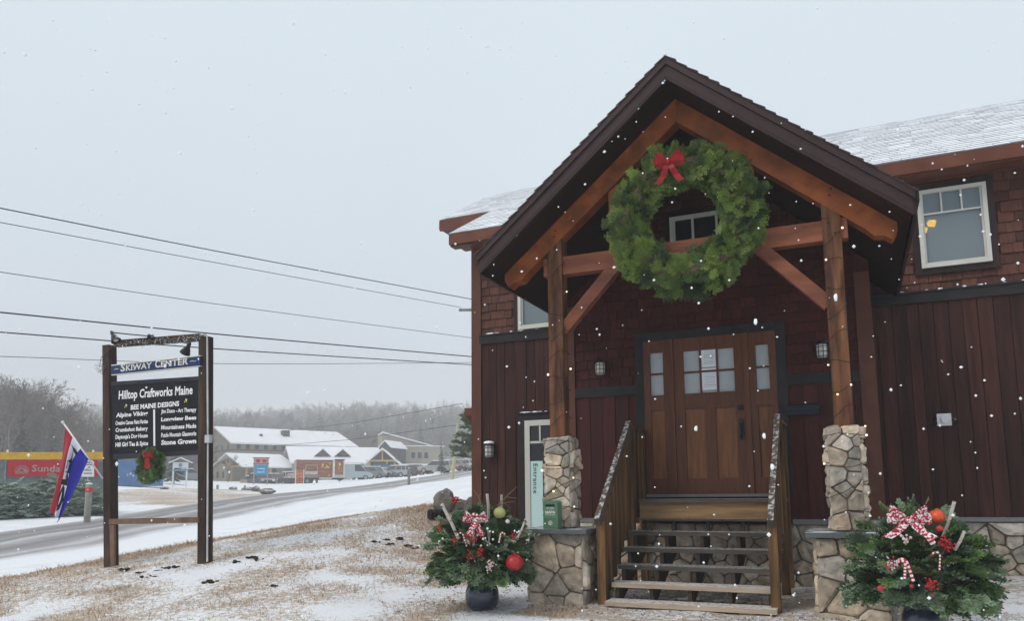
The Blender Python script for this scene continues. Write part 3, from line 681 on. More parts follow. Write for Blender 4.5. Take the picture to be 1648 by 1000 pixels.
for s in (-1, 1):
    sl = Vector((-s, 0, m_)).normalized(); nn_ = Vector((s*m_, 0, 1)).normalized()
    frr = Fr((PXC+s*(ex_+.035), 0, ez-.035), Y3*(1 if s > 0 else -1), sl, nn_)
    if s > 0: shingles(mb, frr, YR-.04, 11.1, 0, L_, .14, wmin=.15, wmax=.33, th=.022, two=True)
    else: shingles(mb, frr, -11.1, -(YR-.04), 0, L_, .14, wmin=.15, wmax=.33, th=.022, two=True)
mb.build('roof', [RSNOW, mat('porch_shingle_edge', (.06, .04, .045), .9, bump=0)], shop)
mb = MB()
for s in (-1, 1):
    for (t0, t1, y0, y1) in ((0, -.215, YR, YR+.04), (0, -.085, YR-.025, YR-.001), (-.215, -.245, YR+.005, YR+.06)):
        e = ex_+(.0 if y0 > YR-.01 else .02)
        q = [(PXC, y0, pk+t1), (PXC+s*e, y0, pk-m_*e+t1), (PXC+s*e, y0, pk-m_*e+t0), (PXC, y0, pk+t0)]
        mb.prism(q if s > 0 else q[::-1], (0, y1-y0, 0), tint=.5)
    q = [(PXC+s*ex_, YR+.04, ez-.235), (PXC+s*(ex_+.03), YR+.04, ez-.235), (PXC+s*(ex_+.03), YR+.04, ez-.01), (PXC+s*ex_, YR+.04, ez-.01)]
    mb.prism(q, (0, YW-YR-.06, 0), tint=.5)
    q = [(PXC+s*(ex_+.03), YR+.03, ez-.11), (PXC+s*(ex_+.055), YR+.03, ez-.11), (PXC+s*(ex_+.055), YR+.03, ez-.02), (PXC+s*(ex_+.03), YR+.03, ez-.02)]
    mb.prism(q, (0, YW-YR-.06, 0), tint=.5)
mb.build('fascia', FASC, shop)
# timber truss
YP = 8.13; PW = .175
def rafter(s):
    X = lambda d: PXC+s*d; top = lambda d: 4.345-PM*d; th = .285
    e = 2.10
    pts = [(X(0), YP, top(0)), (X(e), YP, top(e)), (X(e+.0), YP, top(e)-.11), (X(e-.05), YP, top(e)-.19), (X(e-.12), YP, top(e)-.14), (X(e-.21), YP, top(e)-.13), (X(e-.28), YP, top(e-.28)-th), (X(0), YP, top(0)-th)]
    return pts if s > 0 else pts[::-1]
for s in (-1, 1): MB().prism(rafter(s), (0, .17, 0), tint=.5+s*.2).build('rafter', TIMB, shop)
PL, PR = -3.04, -.065
for xc in (PL, PR):
    tz = 4.345-PM*abs(xc-PXC)-.22
    po = MB().box(xc-PW/2, xc+PW/2, YP+.002, YP+.18, .58, tz); po.build('post', TIMP, shop)
bzc = 2.60; MB().box(PL-PW/2-.06, PR+PW/2+.06, YP+.03, YP+.17, bzc-.105, bzc+.105).build('tie_beam', TIMD, shop)
for xc, s in ((PL, 1), (PR, -1)):
    a = Vector((xc+s*PW/2, YP+.09, 1.86)); b = Vector((xc+s*(PW/2+.62), YP+.09, bzc-.08)); MB().beam(a-(b-a)*.04, b+(b-a)*.06, .11, .135, up=(-s, 0, 1)).build('knee_brace', TIMD, shop)
for xc in (-2.33, -.85): MB().box(xc-.055, xc+.055, YP+.04, YP+.15, bzc+.105, 4.345-PM*abs(xc-PXC)-.25).build('strut', TIMB, shop)
# pegs, stone columns and piers
for xc in (PL, PR):
    pg = MB()
    for dx, dz in ((-.03, 2.66), (.03, 2.55), (.0, 2.95), (.02, 3.02)): pg.lathe([(.011, 0), (.011, .006)], (xc+dx, YP+.001, dz), 8, (0, -1, 0))
    pg.build('peg', BLACK, shop)
def stone_box(x0, x1, y0, y1, z0, z1, size, seed, names, par, dep=.03):
    MB().box(x0+.012, x1-.012, y0+.012, y1-.012, z0, z1-.01).build(names[0], MORT, par)
    mb = MB(); W = x1-x0; Dp = y1-y0
    stones(mb, Fr((x0, y0+.012, z0), X3, Z3, -Y3), W, z1-z0, size, dep, seed=seed)
    stones(mb, Fr((x1-.012, y0, z0), Y3, Z3, X3), Dp, z1-z0, size, dep, seed=seed+1)
    stones(mb, Fr((x0+.012, y1, z0), -Y3, Z3, -X3), Dp, z1-z0, size, dep, seed=seed+2)
    stones(mb, Fr((x0, y0, z1-.012), X3, Y3, Z3), W, Dp, size, dep*.6, seed=seed+3)
    mb.build(names[1], STON, par, smooth=False)
for i, xc in enumerate((-3.025, -.078)):
    stone_box(xc-.15, xc+.15, 8.075, 8.37, -.40, .60, .135, 20+i*7, ('column_core', 'stone_column'), shop, .035)
    px0, px1 = (-3.32, -2.70) if i == 0 else (-.385, .235)
    stone_box(px0, px1, 7.93, 8.52, -1.32, -.455, .195, 50+i*9, ('pier_core', 'stone_pier'), shop, .035)
    mb = MB(); rr = random.Random(i); mb.box(px0-.075, px1+.075, 7.83, 8.60, -.452, -.405, tint=.3); mb.build('pier_cap', BLUS, shop)

# ------------------------------------------------------------------ stairs
st = thing('porch_stairs', 'open wooden stairs with snow-dusted treads and sloping handrails leading up to the oak door', 'stairs', (-1.6, 8.5, -1.25))
SX0, SX1 = -2.42, -.80
tz = [-.47, -.64, -.81, -.975, -1.135]; ty = [9.02, 8.76, 8.50, 8.24, 7.98]
mb = MB(); mb.box(SX0, SX1+.06, 9.26, YB-.05, -.145, -.105, tint=.4); mb.build('landing', WDECK, st)
mb = MB(); mb.box(SX0, SX1+.06, 9.30, 9.34, -.335, -.146, tint=.5); mb.build('landing_beam', WBEAM, st)
MB().box(SX0, SX1+.06, 9.25, 9.31, -.36, -.336).build('nosing', WDECK, st)
for k in range(5):
    w0 = SX0-.0; j = R.uniform(-.01, .01); mb = MB()
    V = [(w0-.03+j, ty[k]-.13, tz[k]-.045), (SX1+.05, ty[k]-.13, tz[k]-.045), (SX1+.05, ty[k]+.14, tz[k]-.045), (w0-.03+j, ty[k]+.14, tz[k]-.045)]
    V += [(a, b, c+.045) for a, b, c in V]; mb.hexa(V, tint=.2+.15*k); mb.build('tread', WTRED if k >= 3 else WDECK, st)
for xs in (SX0+.03, -2.02, -1.62, -1.22, SX1-.03):
    pts = [(xs-.02, 9.36, -.15), (xs-.02, 9.36, -.75)]
    pts += [(xs-.02, 7.95, -1.3), (xs-.02, 7.86, -1.3)]
    for k in range(4, -1, -1):
        yf = ty[k]-.10; pts += [(xs-.02, yf, tz[k]-.046)]; 
        yn = (ty[k-1]-.10) if k else 9.30; pts += [(xs-.02, yn, tz[k]-.046)]
    MB().prism(pts, (.04, 0, 0)).build('stringer', WSTR, st)
mb = MB()
for k in range(4): mb.box(-2.36+.42*k, -2.22+.42*k, 7.88, 8.0, -1.23, -1.182)
mb.build('foot_block', WTRED, st)
for s, xr in ((-1, SX0-.10), (1, SX1+.03)):
    MB().box(xr-.045, xr+.045, 8.00, 8.09, -1.3, -.33).build('newel_post', WYEL, st)
    MB().box(xr-.045, xr+.045, 9.22, 9.31, -1.2, .80).build('newel_post', WYEL, st)
    MB().box(xr-.04, xr+.04, 9.80, 9.89, -1.2, .78).build('newel_post', WYEL, st)
    MB().beam((xr+s*.0, 7.90, -.33), (xr, 9.28, .82), .058, .10).build('handrail', WRAIL, st)
    MB().box(xr-.05, xr+.05, 9.28, YB-.02, .76, .80).build('handrail', WYEL, st)
    mb = MB(); y = 8.12
    while y < 9.9:
        zt = (-.33+(y-7.90)*1.15/1.38)-.03 if y < 9.2 else .755; zb = max(-1.22, -1.22+(y-8.1)*.8) if y < 9.2 else -.33
        mb.box(xr-.02, xr+.01, y, y+.150, zb, zt); y += .155
        if 9.12 < y < 9.3: y = 9.33
    mb.build('side_boarding', WYEL, st)

# ------------------------------------------------------------------ foliage pieces
FIR = mat('fir_needles', (.048, .105, .022), .55, var=.4, scale=6, tint=.55, bump=0, tinthue=(.12, .19, .065), spec=.35)
FIRL = mat('wreath_needles', (.018, .046, .010), .5, var=.45, scale=5, tint=.35, bump=0, tinthue=(.15, .215, .035), spec=.3)
CEDR = mat('silver_fir_needles', (.25, .33, .21), .6, var=.35, scale=6, tint=.5, bump=0, tinthue=(.055, .11, .055), spec=.3)
JUNI = mat('juniper', (.28, .36, .29), .8, var=.35, scale=2, tint=.35, bump=0, tinthue=(.42, .50, .44), snow=.35, sn_thr=.5, sn_scale=3)
TWIG = mat('twig_bark', (.09, .06, .04), .8, var=.3, bump=0)
RIBR = mat('red_ribbon', (.27, .008, .012), .3, var=.3, scale=14, tint=.15, bump=.1)
BERR = mat('red_berry', (.42, .010, .014), .3, var=.2, tint=.3, bump=0, spec=.5)
def shoot_t(L=1.0, nl=.16, pairs=15, w=.030, droop=0, up=.25, seed=0):
    rr = random.Random(seed); V = []; Fc = []
    V += [(-.008, 0, 0), (.008, 0, 0), (.004, L, 0), (-.004, L, 0)]; Fc.append((0, 1, 2, 3))
    for i in range(pairs):
        y = L*(i+.6)/pairs
        for s in (-1, 1, 0):
            if s == 0 and i % 2: continue
            l = nl*rr.uniform(.75, 1.15)*(1-.45*(i/pairs)**3); a = rad(rr.uniform(42, 66)) if s else rad(rr.uniform(20, 50)); b = len(V)
            if s: d = np.array([s*math.sin(a), math.cos(a), rr.uniform(-.1, up)])
            else: d = np.array([rr.uniform(-.3, .3), math.cos(a), math.sin(a)])
            d = d/np.linalg.norm(d); o = np.array([0, y, 0]); sd_ = np.cross(d, [0, 0, 1] if s else [1, 0, 0]); sd_ = sd_/np.linalg.norm(sd_)*w/2
            V += [o-sd_*.5, o+sd_*.5, o+d*l*.75+sd_, o+d*l, o+d*l*.75-sd_]; Fc.append((b, b+1, b+2, b+3, b+4))
    return np.array(V, float), Fc
def spray_t(seed=0, n=3, **k):
    rr = random.Random(seed); V0, F0 = shoot_t(seed=seed, **k); V = [V0]; Fc = list(F0); b = len(V0)
    for i in range(n):
        for s in (-1, 1):
            y = .18+.5*i/n+rr.uniform(0, .08); l = (1-y)*rr.uniform(.6, .85); a = s*rad(rr.uniform(35, 52)); z = rr.uniform(-.15, .1)
            v, f = shoot_t(L=l, nl=k.get('nl', .16)*.85, pairs=max(5, int(k.get('pairs', 15)*l)), w=k.get('w', .03)*.9, seed=seed*7+i*3+s+9)
            c_, s_ = math.cos(a), math.sin(a); Mr = np.array([[c_, s_, 0], [-s_, c_, 0], [0, 0, 1]])
            v = v @ Mr.T + np.array([0, y, 0]); v[:, 2] += z*(v[:, 1]-y)
            V.append(v); Fc += [tuple(q+b for q in ff) for ff in f]; b += len(v)
    V = np.vstack(V); V[:, 2] -= .12*V[:, 1]**2
    return V, Fc
def frame(d, up=(0, 0, 1), roll=0):
    d = Vector(d).normalized(); r = d.cross(Vector(up))
    if r.length < .05: r = d.cross(Vector((1, 0, 0)))
    r.normalize(); u = r.cross(d); c, s = math.cos(roll), math.sin(roll); r2 = r*c+u*s; u2 = u*c-r*s
    return np.array([[r2.x, d.x, u2.x], [r2.y, d.y, u2.y], [r2.z, d.z, u2.z]])
SPR = [spray_t(i, n=3, pairs=11, nl=.20, w=.05) for i in range(5)]
SPRB = [spray_t(i+90, n=3, pairs=9, nl=.26, w=.085) for i in range(5)]
SHT = [shoot_t(pairs=14, nl=.2, w=.045, seed=i+30) for i in range(4)]

# ------------------------------------------------------------------ big wreath on the gable
def wreath(name, label, c, R0, rt, n, size, matn, nrm=(0, -1, 0), hole=(0, 0), seed=3, squash=.7):
    rr = random.Random(seed); c = Vector(c); nv = Vector(nrm).normalized(); rx = Z3.cross(nv)*-1; rx = Vector((1, 0, 0)) if nv.y < -.9 else rx.normalized(); uz = rx.cross(nv)*-1
    if uz.z < 0: uz = -uz
    t = thing(name, label, 'wreath', c)
    mb = MB(); pts = [c+(rx*math.cos(a)+uz*math.sin(a))*R0 for a in [6.2832*k/40 for k in range(41)]]
    mb.tube(pts, rt*.42, 8, 0, .5, cap=False); mb.build('straw_ring', TWIG, t)
    mb = MB()
    for i in range(n):
        a = rr.uniform(0, 6.2832); ph = rr.uniform(-.25*math.pi, 1.25*math.pi)
        er = rx*math.cos(a)+uz*math.sin(a); et = -rx*math.sin(a)+uz*math.cos(a)
        k = 1+.13*mn.noise(Vector((math.cos(a)*1.6, math.sin(a)*1.6, seed)))+.05*math.sin(a*9+seed)
        rad_ = er*math.cos(ph)+nv*math.sin(ph)*squash
        base = c+er*(R0+(hole[0]*math.cos(a)+hole[1]*math.sin(a)))+rad_*rt*rr.uniform(.15, .62)*k
        d = rad_*rr.uniform(.5, 1.0)+et*rr.uniform(.5, 1.1)*(-1 if rr.random() < .85 else 1)+Vector((0, 0, rr.uniform(-.35, .1)))+Vector((rr.uniform(-.3, .3),)*3)*.6
        s_ = size*rr.uniform(.6, 1.1)*(1.35 if rr.random() < .08 else 1)
        M_ = frame(d, nv, rr.uniform(-.7, .7))*s_
        mb.tmpl(rr.choice(SPR), M_, base, 0, min(.999, max(0, .5+.9*mn.noise(base*7)+rr.gauss(0, .25))))
    mb.build('greenery', matn, t); return t
def ribbon(mb, pts, w, wdir, th=.004, mi=0):
    """flat cloth strip through pts, width along wdir; thin but closed"""
    pts = [Vector(p) for p in pts]; V = []; n = len(pts)
    for i, p in enumerate(pts):
        ww = Vector(wdir[i] if isinstance(wdir, list) else wdir).normalized()*(w[i] if isinstance(w, list) else w)/2
        d = (pts[min(i+1, n-1)]-pts[max(i-1, 0)]).normalized(); nn_ = d.cross(ww).normalized()*th/2
        V += [p-ww-nn_, p+ww-nn_, p+ww+nn_, p-ww+nn_]
    Fc = [(0, 1, 2, 3), (4*n-1, 4*n-2, 4*n-3, 4*n-4)]
    for i in range(n-1):
        for k in range(4): Fc.append((4*i+k, 4*i+4+k, 4*i+4+(k+1) % 4, 4*i+(k+1) % 4))
    mb.add(V, Fc, mi, R.random())
def bow(mb, c, s, rx, uz, nv, tails=1.0, spread=.6, w=.42, tw=.36):
    c = Vector(c); q = lambda a, b, n_: c+rx*a*s+uz*b*s+nv*n_*s
    for sg in (-1, 1):
        for tilt in (.55, .1):
            L_ = []
            for k in range(13):
                a = 6.2832*k/12; x = sg*(.5-.5*math.cos(a)); y = .16*math.sin(a)
                L_.append(q(x*math.cos(tilt)*.95, x*sg*math.sin(tilt)*.95+y*.55, .12+y*1.2))
            ribbon(mb, L_, [w*s*(.35+.65*(.5-.5*math.cos(6.2832*k/12))) for k in range(13)], uz*.9+nv*.5-rx*sg*.25*tilt)
        T = [q(0, 0, .15), q(sg*.22*spread, -.45*tails, .22), q(sg*.42*spread, -.9*tails, .12), q(sg*.75*spread, -1.35*tails, .16)]
        T = [T[0].lerp(T[1], .5)]+T[1:]
        ribbon(mb, T, [tw*s*.7, tw*s, tw*s, tw*s*1.05], rx*.95+uz*.25*sg)
    mb.ball(q(0, 0, .2), .16*s, 8, sq=(1, .8, 1.1))
WX, WZ, WY = -1.50, 2.87, 7.98
t = wreath('wreath', 'huge evergreen wreath with a red bow hung on the porch gable timbers', (WX, WY, WZ), .605, .255, 1000, .18, FIRL, seed=5)
mb = MB(); bow(mb, onY(1077, 262, 7.72), .165, X3, Z3, -Y3, tails=1.0, spread=1.0, w=.5, tw=.38); mb.build('bow', RIBR, t)
# snow caught on the needles
SNC = mat('snow_dust', (.85, .88, .92), .9, var=.03, bump=0)

# ------------------------------------------------------------------ planters
BAND = mat('bow_red_white', (.42, .02, .04), .5, var=.05, tint=.05, bump=0, col2=(.8, .78, .78), thr=.53, soft=.03, sscale=62)
BIRCH = mat('birch_bark', (.52, .48, .42), .8, var=.25, scale=14, tint=.15, bump=.3, col2=(.1, .08, .07), thr=.66, soft=.03, sscale=11, stretch=(1, 1, 3))
POTM = mat('blue_glaze', (.012, .018, .045), .22, var=.25, scale=3, bump=.05, spec=.6, coat=.4)
REDB = mat('red_bauble', (.42, .012, .016), .3, var=.15, bump=.05, spec=.6)
ORNB = mat('orange_bauble', (.60, .075, .015), .3, var=.2, bump=.05, spec=.6)
YELB = mat('yellow_bauble', (.34, .33, .12), .35, var=.25, bump=.1, spec=.5)
CANW = mat('candy_white', (.82, .78, .76), .4, var=.03, tint=.02, bump=0)
CANR = mat('candy_red', (.55, .03, .035), .35, var=.05, tint=.02, bump=0)
PINK = mat('frosted_bead', (.66, .50, .50), .5, var=.2, tint=.2, bump=0)
def cane(mb, base, top_dir, L, r, rx, nseg=14):
    base = Vector(base); d = Vector(top_dir).normalized(); rx = Vector(rx).normalized(); pts = []
    for k in range(nseg+1):
        t = k/nseg
        if t < .6: pts.append(base+d*L*t/.6*.68)
        else:
            a = (t-.6)/.4*math.pi*1.05; pts.append(base+d*L*(.68+.17*math.sin(a))+rx*L*.17*(1-math.cos(a)))
    for k in range(nseg): mb.tube([pts[k], pts[k+1]], r, 7, k % 2, .5)
def planter(loc, label, seed, big, data):
    rr = random.Random(seed); c = Vector(loc); t = thing('planter', label, 'planter', c, 'holiday planters beside the stairs')
    mb = MB(); mb.lathe([(.10, 0), (.13, .01), (.165, .06), (.178, .13), (.172, .20), (.15, .255), (.142, .275), (.155, .29), (.155, .305), (.13, .305), (.125, .27)], c, 28, tint=.5); mb.build('pot', POTM, t, smooth=True)
    a = MB(); b = MB(); st_ = MB()
    n = 620
    for i in range(n):
        az = rr.uniform(0, 6.2832); zz = 1-2*(i+.5)/n; el = math.asin(max(-.26, zz)); low = el < .1
        d = Vector((math.cos(az)*math.cos(el), math.sin(az)*math.cos(el), math.sin(el)))
        lump = 1+.26*mn.noise(d*2.4+Vector((seed,)*3)); hub = c+Vector((0, 0, .52))
        f = rr.uniform(.42, .98)*lump*(1 if rr.random() < .9 else 1.15); p = hub+Vector((d.x*.47*f, d.y*.47*f, d.z*.46*f)); s_ = rr.uniform(.13, .21)
        dd = Vector((d.x, d.y, d.z*.7))+Vector((rr.uniform(-.45, .45), rr.uniform(-.45, .45), rr.uniform(-.6, .1) if low else rr.uniform(-.3, .3)))
        (a if rr.random() < (.72 if low else .5) else b).tmpl(rr.choice(SPRB), frame(dd, Z3, rr.uniform(-.7, .7))*s_, p, 0, rr.random())
        if i % 5 == 0: st_.tube([c+Vector((0, 0, .28)), p], .004, 4, 0, .5, cap=False)
    a.build('greenery', CEDR, t); b.build('greenery', FIR, t); st_.build('stems', TWIG, t)
    s = MB(); FD = Vector((-c.x, -c.y, 0)).normalized(); RX = Vector((-FD.y, FD.x, 0)); RX = RX if RX.dot(Vector(CR)) > 0 else -RX
    D0 = (c @ Vector(CF)) if False else c.dot(Vector(CF))
    def at(px, py, dd): q = P(px, py, D0-dd); return q
    # birch sticks
    for (xa, ya, xb, yb, r, dd) in data['sticks']:
        m2 = MB(); m2.tube([at(xa, ya, dd), at((xa+xb)/2+1, (ya+yb)/2, dd-.02), at(xb, yb, dd-.06)], r, 8, 0, R.random()); m2.build('birch_stick', BIRCH, t)
    for (x, y, s_, dd, tl, spd) in data['bow']:
        m2 = MB(); bow(m2, at(x, y, dd), s_, RX, Z3, FD, tails=tl, spread=spd, w=.5, tw=.42); m2.build('bow', BAND, t)
    for (x, y, r, dd, m_) in data['ball']:
        m2 = MB(); cc = at(x, y, dd); m2.ball(cc, r, 18, sq=(1, 1, .93)); m2.lathe([(r*.18, 0), (r*.18, r*.18), (r*.05, r*.2)], cc+Vector((0, 0, r*.9)), 8)
        if r > .04:
            for k in range(12):
                an = math.pi*k/12; m2.tube([cc+Vector((math.cos(an)*math.cos(q), math.sin(an)*math.cos(q), math.sin(q)*.93))*r*1.01 for q in [6.2832*j/24 for j in range(25)]], r*.02, 4, 0, .9, cap=False)
        m2.build('bauble', m_, t, smooth=True)
    for (x, y, L_, r, ang, dd, sgn) in data['cane']:
        m2 = MB(); cane(m2, at(x, y, dd), RX*math.sin(ang)+Z3*math.cos(ang)+FD*.1, L_, r, RX*sgn*math.cos(ang)-Z3*sgn*math.sin(ang)); m2.build('candy_cane', [CANW, CANR], t)
    for (x, y, n_, sp_, r, dd, m_) in data['berry']:
        m2 = MB()
        for k in range(n_):
            q = at(x, y, dd)+Vector((rr.gauss(0, sp_), rr.gauss(0, sp_*.6), rr.gauss(0, sp_))); m2.ball(q, r*rr.uniform(.8, 1.2), 6, tint=rr.random())
            if k % 3 == 0: m2.tube([q, at(x, y, dd)-Z3*.05-FD*.05], .0018, 3, 0, .1, cap=False)
        m2.build('berry_cluster', m_, t, smooth=True)
    # bare twigs
    for (xa, ya, xb, yb, dd) in data['twig']:
        m2 = MB(); A_, B_ = at(xa, ya, dd), at(xb, yb, dd-.05); m2.tube([A_, A_.lerp(B_, .5)+Vector((.01, 0, .015)), B_], .006, 5, 0, .5, r1=.0025)
        C_ = A_.lerp(B_, .45); m2.tube([C_, C_+(B_-A_).cross(FD)*.3+(B_-A_)*.25], .003, 4, 0, .5); m2.build('bare_twig', mat('dead_twig', (.16, .12, .075), .8, bump=0), t)
    return t
pl = dep_ = P(776, 975, 8.0)
planter((pl.x, pl.y, gz(pl.x, pl.y)-.005), 'dark blue pot of evergreens with red glass ball, standing left of the stairs', 4, 1,
    dict(sticks=[(711, 812, 738, 868, .017, .36), (784, 796, 786, 835, .016, .1), (807, 797, 806, 840, .013, .05), (846, 836, 832, 868, .011, .30), (760, 838, 762, 878, .012, .38)],
         bow=[(765, 838, .13, .40, .85, .75)], ball=[(828, 906, .083, .42, REDB), (804, 826, .060, .25, YELB), (817, 840, .022, .36, PINK)],
         cane=[(760, 852, .17, .012, .45, .47, -1), (803, 874, .12, .008, .2, .46, 1), (751, 880, .17, .006, -.3, .47, -1)],
         berry=[(733, 806, 34, .022, .008, .25, BERR), (708, 850, 16, .018, .008, .36, BERR), (755, 895, 22, .017, .009, .47, BERR), (772, 893, 20, .016, .009, .47, BERR), (731, 872, 20, .02, .008, .42, BERR), (828, 862, 24, .03, .007, .42, BERR), (788, 911, 34, .030, .008, .50, PINK), (787, 868, 12, .06, .011, .46, CANW), (775, 886, 10, .012, .009, .48, BERR), (761, 868, 24, .04, .008, .46, BERR)],
         twig=[(800, 815, 833, 783, .1), (800, 815, 829, 808, .1), (822, 916, 838, 928, .35), (775, 815, 763, 790, .1)]))
pr = P(1491, 1030, 6.15)
planter((pr.x, pr.y, gz(pr.x, pr.y)-.0), 'dark blue pot of evergreens with a large red and white bow, right of stairs', 11, 1,
    dict(sticks=[(1536, 808, 1518, 864, .013, .28), (1552, 856, 1537, 886, .012, .36)],
         bow=[(1463, 838, .155, .40, .62, 1.35)], ball=[(1508, 832, .056, .22, ORNB), (1512, 852, .026, .34, REDB), (1417, 948, .024, .5, REDB), (1467, 944, .016, .5, REDB)],
         cane=[(1502, 876, .20, .021, -.55, .44, 1), (1470, 936, .20, .011, -.25, .52, -1), (1456, 932, .15, .009, .1, .52, -1), (1512, 918, .15, .006, .1, .5, -1)],
         berry=[(1522, 876, 60, .026, .0075, .42, BERR), (1499, 942, 46, .02, .0075, .52, BERR), (1436, 908, 26, .024, .007, .5, PINK), (1432, 906, 10, .018, .008, .5, BERR), (1457, 868, 10, .02, .01, .45, PINK)],
         twig=[(1440, 842, 1415, 806, .1), (1490, 812, 1494, 800, .1), (1430, 920, 1411, 905, .48)]))

# ------------------------------------------------------------------ directory sign
YS = 8.9
sgt = thing('directory_sign', 'tall two-post wooden business directory sign with a blue name board above a black board', 'sign', onY(250, 912, YS))
PDARK = mat('sign_post_wood', (.036, .021, .016), .7, var=.4, scale=4, tint=.1, bump=.4, bscale=14, stretch=(4, 4, .6), col2=(.075, .048, .032), thr=.6, sscale=1.5)
PLGT = mat('sign_rail_wood', (.16, .10, .07), .7, var=.4, scale=4, tint=.1, bump=.3)
BOARDB = mat('black_board', (.009, .010, .015), .75, var=.15, tint=.02, bump=.03)
BOARDN = mat('navy_board', (.012, .035, .11), .4, var=.15, tint=.02, bump=.03)
LETW = mat('white_letters', (.80, .80, .80), .5, var=.02, tint=0, bump=0)
LETG = mat('cream_letters', (.62, .60, .54), .5, var=.02, tint=0, bump=0)
def post4(pxt, pyt, pxb, pyb, w, name='post'):
    t_, b_ = onY(pxt, pyt, YS), onY(pxb, pyb, YS); b_ = b_+Vector((0, 0, -.25)); m = MB()
    dz = Vector((w, 0, 0)); dy = Vector((0, w, 0))
    m.hexa([b_, b_+dz, b_+dz+dy, b_+dy, t_, t_+dz, t_+dz+dy, t_+dy]); return m.build(name, PDARK, sgt)
post4(164.5, 556, 168.5, 912, .155); post4(319.5, 542, 318.5, 905, .155)
def quadbox(tl, tr, br, bl, Y, th, matl, name, par, tint=.5):
    q = [onY(*p, Y) for p in (bl, br, tr, tl)]; m = MB(); m.prism(q, (0, th, 0), tint=tint); return m.build(name, matl, par)
quadbox((183, 548), (320, 537), (320, 548), (183, 558), YS+.03, .10, PDARK, 'top_beam', sgt)
quadbox((175, 836), (319, 833), (319, 842), (175, 845), YS-.04, .05, PLGT, 'lower_rail', sgt)
quadbox((176, 846), (183, 846), (183, 912), (178, 912), YS-.045, .04, PLGT, 'cleat', sgt)
bd = quadbox((179, 615), (320, 606), (320, 732), (182, 740), YS+.02, .05, BOARDB, 'directory_board', sgt)
fr_ = MB()
for a, b, c_, d_ in (((179, 615), (320, 606), (320, 612), (179, 621)), ((182, 732), (320, 725), (320, 732), (182, 740))):
    fr_.prism([onY(*p, YS+.005) for p in (d_, c_, b, a)], (0, .015, 0), tint=.5)
fr_.build('board_edge', mat('board_edge', (.02, .022, .03), .5, bump=.05), bd)
nb = quadbox((179, 589), (322, 573.5), (322, 589), (179, 603.5), YS-.045, .045, BOARDN, 'name_board', sgt)
e_ = MB(); e_.prism([onY(*p, YS-.047) for p in ((179, 587.6), (322, 572.1), (322, 573.6), (179, 589.2))][::1], (0, .046, 0), tint=.9); e_.prism([onY(*p, YS-.047) for p in ((179, 603.4), (322, 588.8), (322, 589.8), (179, 604.6))][::1], (0, .046, 0), tint=.9)
e_.build('board_trim', LETG, nb)
def txt(m, s, a, b, hpx, Y, bold=.012, sp=1.0, mi=0):
    A, B = onY(*a, Y), onY(*b, Y); u = B-A; h = (onY(a[0], a[1]-hpx, Y)-A).length; up = Vector((-u.z, 0, u.x)).normalized()
    m.text(s, A, u, up, w=u.length, h=h, nrm=(0, -1, 0), depth=.003, bold=bold, mi=mi, sp=sp); return A, B
L1 = MB(); yy = YS-.0455
txt(L1, 'S', (194, 598.3), (201.5, 597.5), 11.5, yy, .03); txt(L1, 'KIWAY', (202.6, 597.3), (244.5, 592.7), 9.2, yy, .025); txt(L1, 'C', (249.5, 592.2), (257.5, 591.3), 11.5, yy, .03); txt(L1, 'ENTER', (259, 591.2), (303, 586.4), 9.2, yy, .025)
for a, b in (((184, 595.5), (191, 593.4)), ((306, 582.5), (316, 580.8))):
    A, B = onY(*a, yy-.004), onY(*b, yy-.004); L1.tube([A, A.lerp(B, .35)+Vector((0, 0, .012)), A.lerp(B, .65)-Vector((0, 0, .008)), B], .006, 5)
# serifs on the upright strokes
for x, y in ((203.6, 597.2), (214, 596), (258.5, 591.2), (272, 589.8), (281, 588.8), (300, 586.6)):
    A = onY(x, y, yy-.004); L1.box(A.x-.012, A.x+.022, A.y-.001, A.y+.001, A.z, A.z+.010); A = onY(x, y-9, yy-.004); L1.box(A.x-.012, A.x+.022, A.y-.001, A.y+.001, A.z-.004, A.z+.006)
L1.build('lettering', LETG, nb)
L2 = MB(); yy = YS+.018
rows = [('Hilltop Craftworks Maine', (191, 643), (310, 634.5), 13.2, .022), ('BEE MAINE DESIGNS', (210.5, 660), (288.5, 653.6), 7.2, .035),
        ('Alpine Viking', (187, 672.2), (238, 668.6), 6.6, .03), ('Creative Canvas Paint Parties', (186, 684.5), (238, 681.6), 6.0, .03), ('Crumbshot Bakery', (186, 695.8), (238, 693), 6.0, .03), ("Daytonja's Dog House", (186, 707.2), (238, 704.4), 6.2, .03), ('Hill Girl Tea & Spice', (186, 719.6), (238.5, 717), 6.4, .035),
        ('Jim Dunn - Art Therapy', (259.5, 665.6), (316, 662.6), 6.0, .03), ('Longview Bees', (259.5, 678.6), (316, 675.4), 6.0, .035), ('Mountainess Made', (259.5, 692), (316, 689), 6.6, .03), ('Puzzle Mountain Glassworks', (259.5, 704.2), (316, 701.2), 6.4, .03), ('Stone Grown', (259.5, 716.6), (316, 713.8), 7.2, .04)]
for s, a, b, h, bo in rows: txt(L2, s, a, b, h, yy, bo)
A, B, C_, D_ = [onY(*p, yy) for p in ((247.2, 718.5), (250, 718.4), (249.6, 659.5), (246.8, 659.7))]; L2.prism([A, B, C_, D_], (0, -.004, 0))
L2.build('lettering', LETW, bd)
bee = MB()
